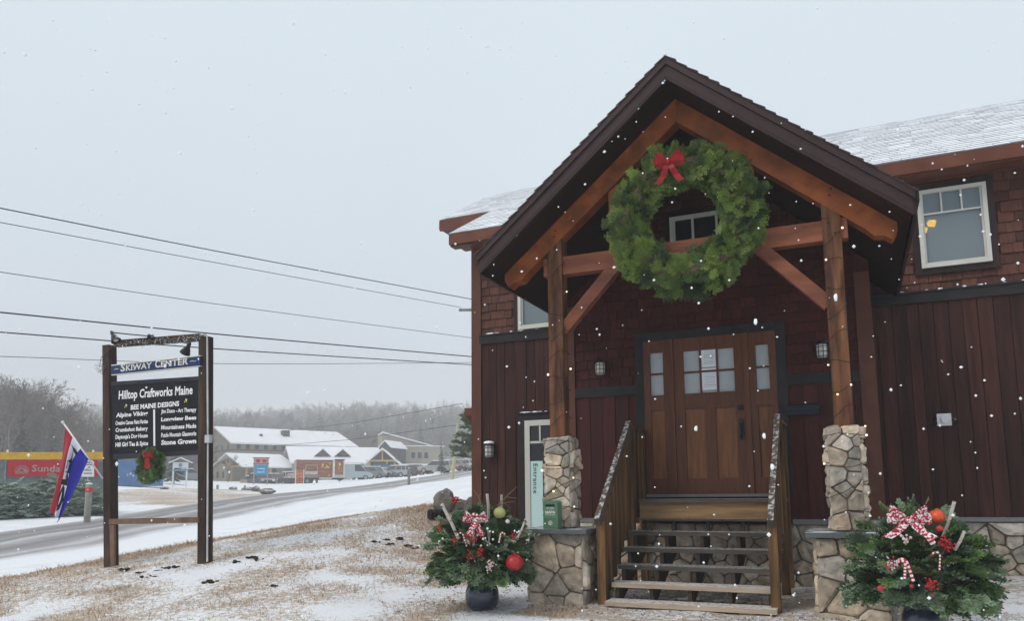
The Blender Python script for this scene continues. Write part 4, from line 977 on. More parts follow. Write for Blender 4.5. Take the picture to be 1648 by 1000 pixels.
for x, y in ((202.5, 655.5), (299, 647)):
    q = onY(x, y, yy-.006); 
    for k in range(4): bee.ball(q+Vector((-.022+.016*k, 0, .004*k)), .021-.003*abs(k-1.5), 8, k % 2, sq=(.5, .15, 1))
    bee.ball(q+Vector((.0, -.001, .03)), .018, 8, 2, sq=(.6, .12, 1.1)); bee.ball(q+Vector((.02, -.001, .027)), .016, 8, 2, sq=(.6, .12, 1.1)); bee.ball(q+Vector((.036, 0, .012)), .011, 6, 1, sq=(1, .2, 1))
bee.build('bee_emblem', [mat('bee_yellow', (.62, .52, .06), .5, bump=0), BLACK, LETG], bd)
# arm lamps
for (pts, head, dr_) in (([(236, 541), (205, 538), (180, 535.5)], (180, 536), (8, 15)), ([(240, 541), (275, 548), (305, 553.5)], (305, 554), (-6, 12))):
    m = MB(); n_ = len(pts); W = [onY(p[0], p[1], YS-(.0 if i == 0 else .22*i)) for i, p in enumerate(pts)]
    m.tube(W, .010, 6); lamp = m.build('lamp_arm', BLACK, sgt); e = W[-1]; h2 = onY(head[0]+dr_[0], head[1]+dr_[1], e.y+.02); ax = (h2-e).normalized()
    m = MB(); m.lathe([(.012, -.03), (.028, 0), (.03, .05), (.045, .08), (.075, .16), (.08, .175), (.07, .17), (.03, .1)], e, 14, ax); m.build('lamp_shade', BLACK, lamp, smooth=True)
    m = MB(); m.ball(e+ax*.14, .045, 10, sq=(1, 1, .8)); m.build('bulb', LETG, lamp, smooth=True)
m = MB(); m.ball(onY(240, 541, YS-.01), .035, 8); m.tube([onY(234, 548, YS), onY(240, 541, YS-.01), onY(247, 540, YS)], .012, 6); m.build('junction_box', BLACK, sgt)
# conduit up the right post
m = MB(); m.tube([onY(333.5, 905, YS-.03), onY(334.5, 720, YS-.03), onY(333.5, 541, YS-.03)], .013, 8); m.tube([onY(333.5, 543, YS-.03), onY(331, 538, YS-.03), onY(322, 540, YS)], .012, 8); m.build('conduit', mat('grey_conduit', (.42, .43, .45), .5, bump=.05), sgt)
q = onY(336.5, 707, YS-.03); MB().box(q.x-.05, q.x+.04, q.y-.04, q.y+.03, q.z-.06, q.z+.06, tint=.8).build('switch_box', MATS['grey_conduit'], sgt)
# vine and icicle lights tangled on the beam
gl = MB(); rr = random.Random(5)
for i in range(230):
    u_ = rr.random()**.8; x = 183+145*u_; y = 553-12*u_+rr.uniform(-4, 5); a = onY(x, y, YS+rr.uniform(-.03, .1)); d = Vector((rr.uniform(-1, 1), rr.uniform(-.4, .2), rr.uniform(-.9, .45)))
    L_ = rr.uniform(.03, .11); gl.tube([a, a+d*L_*.5+Vector((0, 0, -.01)), a+d*L_+Vector((.01, 0, -.02))], .003, 3, int(rr.random() < .5), .5, cap=False)
for i in range(40): a = onY(164+rr.uniform(-6, 6), rr.uniform(585, 600), YS-.02); d = Vector((rr.uniform(-1, 1), rr.uniform(-.4, .2), rr.uniform(-.6, .6))); gl.tube([a, a+d*.1], .0028, 3, 0, .5, cap=False)
gl.tube([onY(160, 592, YS-.02), onY(163, 575, YS-.02), onY(182, 556, YS), onY(250, 549, YS), onY(322, 541, YS), onY(331, 539, YS-.02)], .006, 4, 0, .5)
tag(gl.build('string_lights', [mat('dull_wire', (.12, .10, .08), .7, bump=0), mat('frost_bulb', (.6, .62, .64), .5, bump=0)]), 'tangle of twiggy string lights wound along the top beam of the directory sign', 'string lights')
t = wreath('wreath', 'small evergreen wreath with red bow hanging below the black directory board', onY(243, 751, YS-.10), .155, .115, 420, .12, FIR, seed=9)
mb = MB(); bow(mb, onY(239, 735, YS-.26), .105, X3, Z3, -Y3, tails=1.3, spread=.35, w=.85, tw=.8); mb.build('bow', RIBR, t)

# OPEN flag on its pole
ft = thing('open_flag', 'red, white and blue OPEN flag hanging from an angled white pole', 'flag', onY(165, 769, YS))
YF0, YF1 = YS-.02, YS-.38
pa, pb = onY(165.5, 771, YF0), onY(101, 680, YF1)
m = MB(); m.tube([pa, pb], .013, 8); m.ball(pb, .026, 8); m.build('pole', WHITE, ft, smooth=True)
def pole_at(t_): return pb.lerp(pa, t_)
H0, H1 = pole_at(.07), pole_at(.635)
yb_ = (YF0+YF1)/2-.02
E0 = [H0, onY(98.5, 735, yb_), onY(90, 780, yb_-.03), onY(81, 822, yb_-.02)]      # red outer edge
E1 = [H0.lerp(H1, .33)+Vector((0, 0, -.0)), onY(108, 738, yb_-.1), onY(98, 780, yb_-.08), onY(86, 829, yb_-.05)]
E2 = [H0.lerp(H1, .68), onY(117, 745, yb_-.0), onY(109, 782, yb_+.0), onY(93, 835, yb_-.0)]
E3 = [H1, onY(136, 755, yb_-.06), onY(117, 800, yb_-.05), onY(93.5, 842, yb_-.02)]
def bez(Pn, t_): n_ = len(Pn); a = t_*(n_-1); i = min(int(a), n_-2); return Pn[i].lerp(Pn[i+1], a-i)
def flagp(s, t_):
    Pn = [bez(spline(e, 6), t_) for e in (E0, E1, E2, E3)]; q = bez(spline(Pn, 4), s); return q+Vector((0, .022*math.sin(s*15+t_*3)*min(1, t_*4), 0))
m = MB(); NS, NT = 30, 36; V = [flagp(i/NS, j/NT)+Vector((0, o_, 0)) for o_ in (0, .003) for j in range(NT+1) for i in range(NS+1)]; off = (NS+1)*(NT+1)
for j in range(NT):
    for i in range(NS):
        a = j*(NS+1)+i; mi = 0 if i < NS/3 else (1 if i < 2*NS/3 else 2); q = (a, a+1, a+NS+2, a+NS+1)
        m.add([], [], 0); m.f.append(list(q)); m.m.append(mi); m.t.append(.5); m.f.append([off+k for k in q[::-1]]); m.m.append(mi); m.t.append(.5)
m.v = [tuple(v) for v in V]
m.build('flag_cloth', [mat('flag_red', (.30, .014, .028), .6, var=.05, bump=0), mat('flag_white', (.66, .66, .76), .6, var=.05, bump=0), mat('flag_blue', (.012, .014, .24), .6, var=.05, bump=0)], ft, smooth=True)
m = MB(); m.text('OPEN', (0, 0, 0), (1, 0, 0), (0, 1, 0), w=1, h=1, bold=.05, fn=lambda a, b: flagp(.345+.31*b, .93-.80*a)+Vector((0, -.006, 0))); m.build('lettering', INK if False else mat('flag_ink', (.015, .015, .03), .6, bump=0), ft)

# ------------------------------------------------------------------ wall lamps, boxes, notices
def lantern(c, s=1.0, label='', snow=False):
    c = Vector(c); t = thing('wall_lantern', label, 'wall lamp', c, 'black caged wall lanterns')
    m = MB(); m.box(c.x-.05*s, c.x+.05*s, c.y+.085*s, c.y+.10*s, c.z-.02*s, c.z+.13*s); m.tube([c+Vector((0, .09*s, .10*s)), c+Vector((0, .04*s, .125*s)), c+Vector((0, 0, .105*s))], .012*s, 6); m.build('bracket', BLACK, t)
    m = MB(); m.lathe([(.015*s, .11*s), (.05*s, .10*s), (.082*s, .075*s), (.085*s, .065*s), (.06*s, .065*s)], c, 16); m.build('cap', BLACK, t, smooth=False)
    m = MB(); m.lathe([(.055*s, -.095*s), (.064*s, -.07*s), (.066*s, .05*s), (.055*s, .065*s)], c, 16, tint=.5); m.build('glass', mat('frosted_glass', (.50, .50, .46), .35, var=.1, bump=.05), t, smooth=True)
    m = MB()
    for k in range(8):
        a = 6.2832*k/8+.2; x, y = math.cos(a)*.07*s, math.sin(a)*.07*s; m.tube([c+Vector((x, y, .065*s)), c+Vector((x, y, -.09*s)), c+Vector((x*.5, y*.5, -.11*s))], .004*s, 4)
    for z in (.03, -.03, -.085): m.tube([c+Vector((math.cos(6.2832*k/16)*.0715*s, math.sin(6.2832*k/16)*.0715*s, z*s)) for k in range(17)], .004*s, 4, cap=False)
    m.build('cage', BLACK, t)
    if snow: m = MB(); m.ball(c+Vector((0, 0, .10*s)), .075*s, 12, sq=(1, 1, .35)); m.build('snow_cap', SNC, t, smooth=True)
    return t
lantern(onY(966, 592, YB-.10), 1.0, 'black caged wall lantern left of the oak entrance door')
lantern(onY(1323, 563, YB-.10), 1.0, 'black caged wall lantern to the right of the oak door, beside the right porch post')
lantern(onY(787, 725, YW-.11), 1.15, 'black caged wall lantern with snowy cap, left of the ground-floor glass door', True)
# mailbox on the wall
q = onY(1292, 659, YB-.08); t = thing('mailbox', 'narrow dark blue wall mailbox right of the oak door', 'mailbox', q)
NAVY = mat('dark_box', (.012, .018, .028), .35, bump=.05)
m = MB(); m.box(q.x-.19, q.x+.19, q.y-.05, q.y+.055, q.z-.07, q.z+.035); m.build('box', NAVY, t)
m = MB(); m.hexa([(q.x-.2, q.y-.06, q.z+.03), (q.x+.2, q.y-.06, q.z+.03), (q.x+.2, q.y+.055, q.z+.06), (q.x-.2, q.y+.055, q.z+.06), (q.x-.2, q.y-.06, q.z+.045), (q.x+.2, q.y-.06, q.z+.045), (q.x+.2, q.y+.055, q.z+.075), (q.x-.2, q.y+.055, q.z+.075)]); m.box(q.x-.2, q.x+.2, q.y-.062, q.y-.052, q.z+.0, q.z+.044); m.build('lid', NAVY, t)
# outdoor utility box on the right wall
q = onY(1520, 676, YW-.06); t = thing('outlet_box', 'small grey weatherproof electrical box with two spotlights on the right wall', 'electrical box', q)
GRYB = mat('pale_grey_box', (.55, .55, .56), .4, bump=.03)
m = MB(); m.box(q.x-.085, q.x+.075, q.y-.03, q.y+.05, q.z-.075, q.z+.075); m.build('box', GRYB, t)
m = MB(); m.lathe([(.052, 0), (.052, .015), (.035, .025)], q+Vector((0, -.03, 0)), 16, (0, -1, 0)); m.build('cover', GRYB, t)
for s in (-1, 1): m = MB(); m.tube([q+Vector((s*.08, 0, .0)), q+Vector((s*.11, -.03, .01)), q+Vector((s*.12, -.04, -.02))], .012, 6); m.lathe([(.015, 0), (.03, .05)], q+Vector((s*.115, -.04, -.01)), 10, (0, -.6, -.5)); m.build('spotlight', BLACK, t)
# letters-to-Santa box on the left pier
q = onY(887.5, 850, 7.90); t = thing('letter_box', 'small green letters to Santa post box standing on the left stone pier', 'letter box', q)
SG = mat('santa_green', (.105, .20, .12), .4, var=.08, tint=.05, bump=.03); SGD = mat('santa_green_dark', (.075, .15, .09), .4, bump=.03)
x0, x1, y0, y1, z0, z1 = q.x-.083, q.x+.083, 7.87, 8.01, -.404, -.125
m = MB(); m.box(x0, x1, y0, y1, z0, z1, tint=.5); m.build('box', SG, t)
m = MB(); m.prism([(x0-.006, y0-.005, z1)]+[(q.x+math.cos(a)*.089, y0-.005, z1+math.sin(a)*.028) for a in [math.pi*(1-k/10) for k in range(11)]]+[(x1+.006, y0-.005, z1)], (0, .15, 0)); m.build('lid', SG, t)
MB().box(x0+.03, x1-.03, y0-.008, y0-.001, z1-.035, z1-.015).build('slot', BLACK, t)
m = MB(); m.box(x0+.012, x1-.012, y0-.003, y0+.0, z0+.015, z0+.115, tint=.5); m.build('door_panel', SGD, t)
m = MB(); m.text('LETTERS', (q.x-.045, y0-.002, z1-.062), X3, Z3, w=.09, h=.014, depth=.001, bold=.01); m.text('TO', (q.x-.012, y0-.002, z1-.078), X3, Z3, w=.024, h=.009, depth=.001); m.text('SANTA', (q.x-.058, y0-.002, z1-.113), X3, Z3, w=.116, h=.027, depth=.001, bold=.03); m.text('NORTH POLE EXPRESS', (q.x-.055, y0-.002, z1-.133), X3, Z3, w=.11, h=.010, depth=.001)
m.build('lettering', LETW, t); m = MB(); m.lathe([(.024, 0), (.024, .001), (.019, .0012), (.019, 0)], (q.x, y0-.003, z0+.065), 20, (0, -1, 0)); m.prism([(q.x-.011, y0-.005, z0+.055), (q.x+.011, y0-.005, z0+.055), (q.x, y0-.005, z0+.079)], (0, .001, 0)); m.build('emblem', LETW, t)
# Entrance sign behind the ground-floor door glass
SGN = mat('turquoise_sign', (.48, .68, .66), .6, var=.04, bump=0)
a, b = onY(853, 743, YW-.04), onY(875, 860, YW-.04); t = thing('entrance_sign', 'tall pale turquoise Entrance sign in the ground-floor glass door', 'sign', (a.x, YW-.04, b.z))
MB().box(a.x, b.x, YW-.046, YW-.037, b.z, a.z, tint=.5).build('panel', SGN, t)
m = MB(); A = onY(858.5, 747, YW-.047); B = onY(858.5, 795, YW-.047); m.text('Entrance', A, (B-A), X3, w=(B-A).length, h=.068, nrm=(0, -1, 0), depth=.002, bold=.02, sp=1.15); m.build('lettering', INK, t)
# notices taped inside the door
for (xa, ya, xb, yb, lab) in ((1128, 559, 1154, 590, 'upper white notice taped behind the middle pane of the oak door'), (1129, 594, 1156, 627, 'lower white notice taped behind the middle pane of the oak door')):
    A, B = onY(xa, ya, YB-.03), onY(xb, yb, YB-.03); t = thing('notice', lab, 'notice', (A.x, YB-.03, B.z), 'printed notices on the oak door')
    MB().box(A.x, B.x, YB-.0305, YB-.0285, B.z, A.z, tint=.5).build('sheet', PAPER, t)
    m = MB(); w_ = B.x-A.x; h_ = A.z-B.z
    # lines of small print, too small to read
    for k in range(11):
        z = A.z-h_*(.12+.075*k); l = w_*(.35 if k == 0 else R.uniform(.55, .8)); x = A.x+(w_-l)/2; m.box(x, x+l, YB-.0315, YB-.0307, z, z+(.007 if k else .012))
    m.build('print', mat('faint_ink', (.42, .45, .50), .8, var=0, bump=0), t)
# chandelier shades glowing inside the right window
t = thing('chandelier', 'two lit amber lamp shades seen in the right upstairs window', 'lamp', onY(1490, 372, YW-.03))
AMB = mat('lit_shade', (1.0, .62, .12), .5, var=.1, bump=0, emit=.9)
for x, y, s in ((1487, 370, .055), (1499, 359, .07)):
    c = onY(x, y, YW-.035); m = MB(); m.add([c+Vector((a*s, 0, b*s)) for a, b in ((-.55, -.6), (.5, -.8), (.85, .3), (.6, .55), (-.35, .65), (-.8, .1))]+[c+Vector((a*s, .008, b*s)) for a, b in ((-.55, -.6), (.5, -.8), (.85, .3), (.6, .55), (-.35, .65), (-.8, .1))], [(0, 1, 2, 3, 4, 5), (11, 10, 9, 8, 7, 6)]+[(i, 6+i, 6+(i+1) % 6, (i+1) % 6) for i in range(6)]); m.build('lamp_shade', AMB, t)
# warm string lights spiralling up the porch posts
WARM = mat('warm_bulb', (1.0, .80, .52), .4, var=0, tint=0, bump=0, emit=1.6); WIRE = mat('black_wire', (.012, .012, .012), .5, bump=0)
for (xc, lab, seed) in ((-3.03, 'string lights wound round the left porch post and stone column', 1), (-.07, 'string lights wound round the right porch post and stone column', 2)):
    t = thing('string_lights', lab, 'string lights', (xc, 8.2, .6), 'string lights on the porch posts'); rr = random.Random(seed); m = MB(); bl = MB(); pts = []
    n_ = 150
    for k in range(n_+1):
        z = -.36+3.1*k/n_; a = k*.52+seed; w2, d2, cy_ = (.195, .19, 8.22) if z < .62 else (.105, .105, 8.22)
        ca, sa = math.cos(a), math.sin(a); mxx = max(abs(ca), abs(sa)); pts.append(Vector((xc+ca/mxx*w2, cy_+sa/mxx*d2, z+.05*math.sin(a*1.7))))
    m.tube(pts, .003, 4, cap=False); m.build('wire', WIRE, t)
    for k in range(3, n_, 5):
        if rr.random() < .62: bl.ball(pts[min(n_, k+rr.randint(-2, 2))]+Vector((0, -.012, rr.uniform(-.03, .03))), rr.uniform(.009, .0135), 8)
    bl.build('bulb', WARM, t, smooth=True)

# ================================================================== background
def Gd(x, y, D, dz=0):
    """ground point under the photo pixel column x at distance D"""
    q = P(x, y, D); return Vector((q.x, q.y, gz(q.x, q.y)+dz))
def vright(p): v = Vector((p.x, p.y, 0)).normalized(); return Vector((v.y, -v.x, 0))
def rotz(v, a): c, s = math.cos(a), math.sin(a); return Vector((v.x*c-v.y*s, v.x*s+v.y*c, v.z))
class LB:   # local building frame: u right, v away, z up (z relative to eye)
    def __init__(s, px, D, ang):
        s.f = 1.12 if D > 100 else 1.0; D *= s.f; s.o = P(px, 790, D); s.o.z = 0; s.u = rotz(vright(s.o), rad(ang)); s.v = Vector((-s.u.y, s.u.x, 0)); s.D = D; s.px = px
    def p(s, a, b, z): return s.o+(s.u*a+s.v*b+Vector((0, 0, z)))*s.f
    def box(s, mb, a0, a1, b0, b1, z0, z1, mi=0, tint=None):
        return mb.hexa([s.p(a0, b0, z0), s.p(a1, b0, z0), s.p(a1, b1, z0), s.p(a0, b1, z0), s.p(a0, b0, z1), s.p(a1, b0, z1), s.p(a1, b1, z1), s.p(a0, b1, z1)], mi, tint)
    def groof(s, mb, a0, a1, b0, b1, ze, zr, t=.25, ov=.5, along='u', mi=0):
        """gable roof slabs, ridge along u or v"""
        if along == 'u':
            bm = (b0+b1)/2; k = (zr-ze)/(bm-b0)
            for s_, be in ((1, b0-ov), (-1, b1+ov)):
                q = [s.p(a0-ov, be, ze-k*ov), s.p(a0-ov, bm, zr), s.p(a0-ov, bm, zr-t), s.p(a0-ov, be, ze-k*ov-t)]; mb.prism(q if s_ > 0 else q[::-1], s.u*(a1-a0+2*ov)*s.f, mi, .5)
        else:
            am = (a0+a1)/2; k = (zr-ze)/(am-a0)
            for s_, ae in ((1, a0-ov), (-1, a1+ov)):
                q = [s.p(ae, b0-ov, ze-k*ov), s.p(am, b0-ov, zr), s.p(am, b0-ov, zr-t), s.p(ae, b0-ov, ze-k*ov-t)]; mb.prism(q[::-1] if s_ > 0 else q, s.v*(b1-b0+2*ov)*s.f, mi, .5)
    def gend(s, mb, a0, a1, b0, b1, z0, ze, zr, along='u', mi=0):
        """walls up to a gable"""
        if along == 'u':
            bm = (b0+b1)/2; mb.prism([s.p(a0, b0, z0), s.p(a0, b1, z0), s.p(a0, b1, ze), s.p(a0, bm, zr), s.p(a0, b0, ze)], s.u*(a1-a0)*s.f, mi, .5)
        else:
            am = (a0+a1)/2; mb.prism([s.p(a0, b0, z0), s.p(a1, b0, z0), s.p(a1, b0, ze), s.p(am, b0, zr), s.p(a0, b0, ze)], s.v*(b1-b0)*s.f, mi, .5)
    def z(s, py, b=0): return (796.5-py+ (s.px-400)*-.0052)*(s.D+b)/1237.6
LW = mat('lodge_wall', (.24, .215, .185), .8, var=.12, scale=1, tint=.05, bump=0); LW2 = mat('tan_wall', (.30, .265, .215), .8, var=.1, scale=.6, tint=.04, bump=0)
LWIN = mat('lodge_window', (.025, .03, .038), .3, var=.2, bump=0); LTIM = mat('lodge_timber', (.42, .28, .13), .6, var=.15, bump=0); LDK = mat('lodge_shade', (.05, .048, .048), .8, bump=0)  # dark colour stands in for shade in the entry gable; also dark dormers, sheds
LBELT = mat('lodge_belt', (.10, .09, .08), .7, bump=0)
SN2 = mat('far_roof_snow', (.74, .76, .80), .85, var=.05, scale=.4, tint=.02, bump=0)
def wbox(lb, par, a, b, z, w, h, side='f', name='window'):
    mb = MB()
    if side == 'f': lb.box(mb, a-w/2, a+w/2, b-.06, b+.02, z, z+h)
    else: lb.box(mb, b-.06, b+.02, a-w/2, a+w/2, z, z+h)
    return mb.build(name, LWIN, par)
# main lodge
A = LB(372, 118, 20); th = thing('lodge', 'long two-storey grey lodge with a big snow-covered gable roof, behind the parking lot', 'building', A.p(0, 0, 2))
mb = MB(); A.gend(mb, 0, 21, 0, 15, 1, 8.1, 10.9); mb.build('wall', LW, th)
mb = MB(); A.groof(mb, 0, 21, 0, 15, 8.15, 11.0); mb.build('roof', SN2, th)
mb = MB(); A.box(mb, -.03, 21, -.05, 0, 6.75, 6.95); A.box(mb, -.05, 0, 0, 15, 6.75, 6.95); mb.build('belt', LBELT, th)
for k in range(8): wbox(A, th, .9+1.45*k, 0, 7.0, .6, .7)
for k in range(5): wbox(A, th, 2+2.6*k, 0, 6.99, .5, .65, 's')
for k in range(4): wbox(A, th, 2.5+2.8*k, 0, 4.2, .6, 1.1, 's')
mb = MB(); A.box(mb, 9.6, 10.7, 3.4, 4.6, 8.6, 10.5); mb.build('chimney', LBELT, th); mb = MB(); A.box(mb, 5.5, 5.9, 3, 3.4, 9, 9.7); mb.build('roof_vent', LBELT, th)
A2 = LB(298, 128, 8); th = thing('lodge_annex', 'plain grey lodge wing seen through the directory sign, left of the long lodge', 'building', A2.p(0, 0, 2))
mb = MB(); A2.box(mb, -2, 4.8, 0, 9, 1, 7.4); mb.build('wall', LW, th); mb = MB(); A2.box(mb, -2.3, 5.0, -.4, 9, 7.4, 7.75); mb.build('roof', SN2, th)
for k in range(4): wbox(A2, th, .0+1.2*k, 0, 3.6, .4, .9)
# entrance canopy with timber truss
B = LB(397, 108, 26); th = thing('entrance_canopy', 'low snow-roofed timber canopy at the left end of the lodge, behind the blue sign', 'building', B.p(0, 0, 2))
mb = MB(); B.gend(mb, -.6, 7.2, 5.3, 10.2, 1, 4.0, 4.6); mb.build('wall', LW2, th)
mb = MB(); B.groof(mb, -.6, 7.4, 0, 10.2, 4.05, 6.0, t=.2, ov=.35); mb.build('roof', SN2, th)
for a, b in ((0, .1), (0, 4.6), (3.6, .1), (7.0, .1)): mb = MB(); B.box(mb, a-.14, a+.14, b, b+.28, 1, 4.0); mb.build('post', LTIM, th)
mb = MB(); mb.beam(B.p(-.2, 0, 4.0), B.p(-.2, 10.2, 4.0), .25, .3); mb.build('truss_beam', LTIM, th)
for b in (3.2, 7.0): mb = MB(); mb.beam(B.p(-.2, 5.1, 4.0), B.p(-.2, b, 5.1), .2, .2); mb.build('truss_brace', LTIM, th)
mb = MB(); mb.beam(B.p(-.2, 5.1, 4.0), B.p(-.2, 5.1, 5.9), .2, .2, up=(1, 0, 0)); mb.build('truss_post', LTIM, th)
for k in range(2): wbox(B, th, 6.3+1.9*k, -.6, 2.4, .5, .9, 's')
# middle low roof with dormers
C = LB(470, 112, 8); th = thing('base_lodge_wing', 'low lodge wing with a wide white roof and two dark triangular dormers', 'building', C.p(0, 0, 2))
mb = MB(); C.gend(mb, 0, 13.5, 0, 9.6, 1, 4.7, 7.1); mb.build('wall', LW2, th); mb = MB(); C.groof(mb, 0, 13.5, 0, 9.6, 4.8, 7.2, ov=.4); mb.build('roof', SN2, th)
for a in (4.5, 7.5):
    mb = MB(); z = 5.62; mb.prism([C.p(a-1.05, 1.2, z), C.p(a+1.05, 1.2, z), C.p(a, 1.2, z+.95)], C.v*1.6); mb.build('dormer', LDK, th)
    mb = MB(); 
    for s in (-1, 1): q = [C.p(a+s*1.25, 1.1, z-.08), C.p(a, 1.1, z+1.0), C.p(a, 1.1, z+1.15), C.p(a+s*1.3, 1.1, z-.0)]; mb.prism(q if s < 0 else q[::-1], C.v*2)
    mb.build('dormer_roof', SN2, th)
# front entry gable
E_ = LB(592, 108, -6); th = thing('entry_pavilion', 'timber-framed entry gable with white roof facing the parked cars', 'building', E_.p(0, 0, 2))
mb = MB(); E_.groof(mb, -.1, 4.0, 0, 9, 4.55, 6.35, t=.25, ov=.45, along='v'); mb.build('roof', SN2, th)
mb = MB(); E_.gend(mb, .1, 3.8, 2.6, 9, 1, 4.4, 5.9, along='v'); mb.build('wall', LDK, th)
for a in (.1, 2.6, 3.7): mb = MB(); E_.box(mb, a-.11, a+.11, 0, .22, 1, 4.6); mb.build('post', LTIM, th)
mb = MB(); E_.box(mb, -.3, 4.2, -.02, .2, 4.4, 4.65); mb.build('truss_beam', LTIM, th)
mb = MB(); E_.box(mb, 1.87, 2.03, -.0, .18, 4.65, 6.0); mb.build('king_post', LTIM, th)
mb = MB(); E_.gend(mb, -.1, 4.0, .5, .6, 4.66, 4.67, 6.0, along='v'); mb.build('gable_shade', LDK, th)  # dark sheet put in for the shade inside the open gable
mb = MB(); E_.box(mb, .9, 2.9, -.3, -.2, 3.5, 4.05); mb.build('name_panel', mat('lodge_blue_sign', (.03, .10, .15), .5, bump=0), th)
# right building
F_ = LB(622, 122, 6); th = thing('pale_hall', 'tan flat-walled hall with a steep one-sided snowy roof at the right end of the lodge', 'building', F_.p(0, 0, 2))
mb = MB(); F_.box(mb, -.6, 9.2, 0, 10, 1, 7.4); mb.build('wall', LW2, th)
mb = MB(); mb.prism([F_.p(-.6, 2, 7.4), F_.p(7.6, 2, 7.4), F_.p(-.4, 2, 9.6), F_.p(-.6, 2, 9.6)], F_.v*8); mb.build('upper_wall', LW2, th)
mb = MB(); mb.prism([F_.p(.6, 1.7, 9.35), F_.p(7.9, 1.7, 7.45), F_.p(8.0, 1.7, 7.65), F_.p(-.6, 1.7, 9.9), F_.p(-.6, 1.7, 9.7)], F_.v*8.5); mb.build('roof', SN2, th)
mb = MB(); F_.box(mb, -.8, 9.3, -.15, .2, 7.4, 7.55); mb.build('parapet_snow', SN2, th)
mb = MB(); F_.box(mb, .3, 8.4, -3, 0, 4.0, 4.5); mb.build('low_roof', SN2, th); mb = MB(); F_.box(mb, .4, 8.2, -2.8, 0, 1, 4.0); mb.build('low_wall', LDK, th)
for k in range(3): wbox(F_, th, 4.2+1.05*k, 0, 5.5, .6, .95)
for k in range(2): wbox(F_, th, 1.3+1.0*k, 0, 5.4, .6, .8)
th = thing('gabled_shed', 'small snow-capped gable between the lodge roof and the tan hall', 'building', LB(610, 118, -30).p(0, 0, 2)); q_ = LB(610, 118, -30)
mb = MB(); q_.gend(mb, 0, 1.9, 0, 5, 3, 7.2, 8.0, along='v'); mb.build('wall', LDK, th); mb = MB(); q_.groof(mb, 0, 1.9, 0, 5, 7.2, 8.1, ov=.2, along='v', t=.15); mb.build('roof', SN2, th)

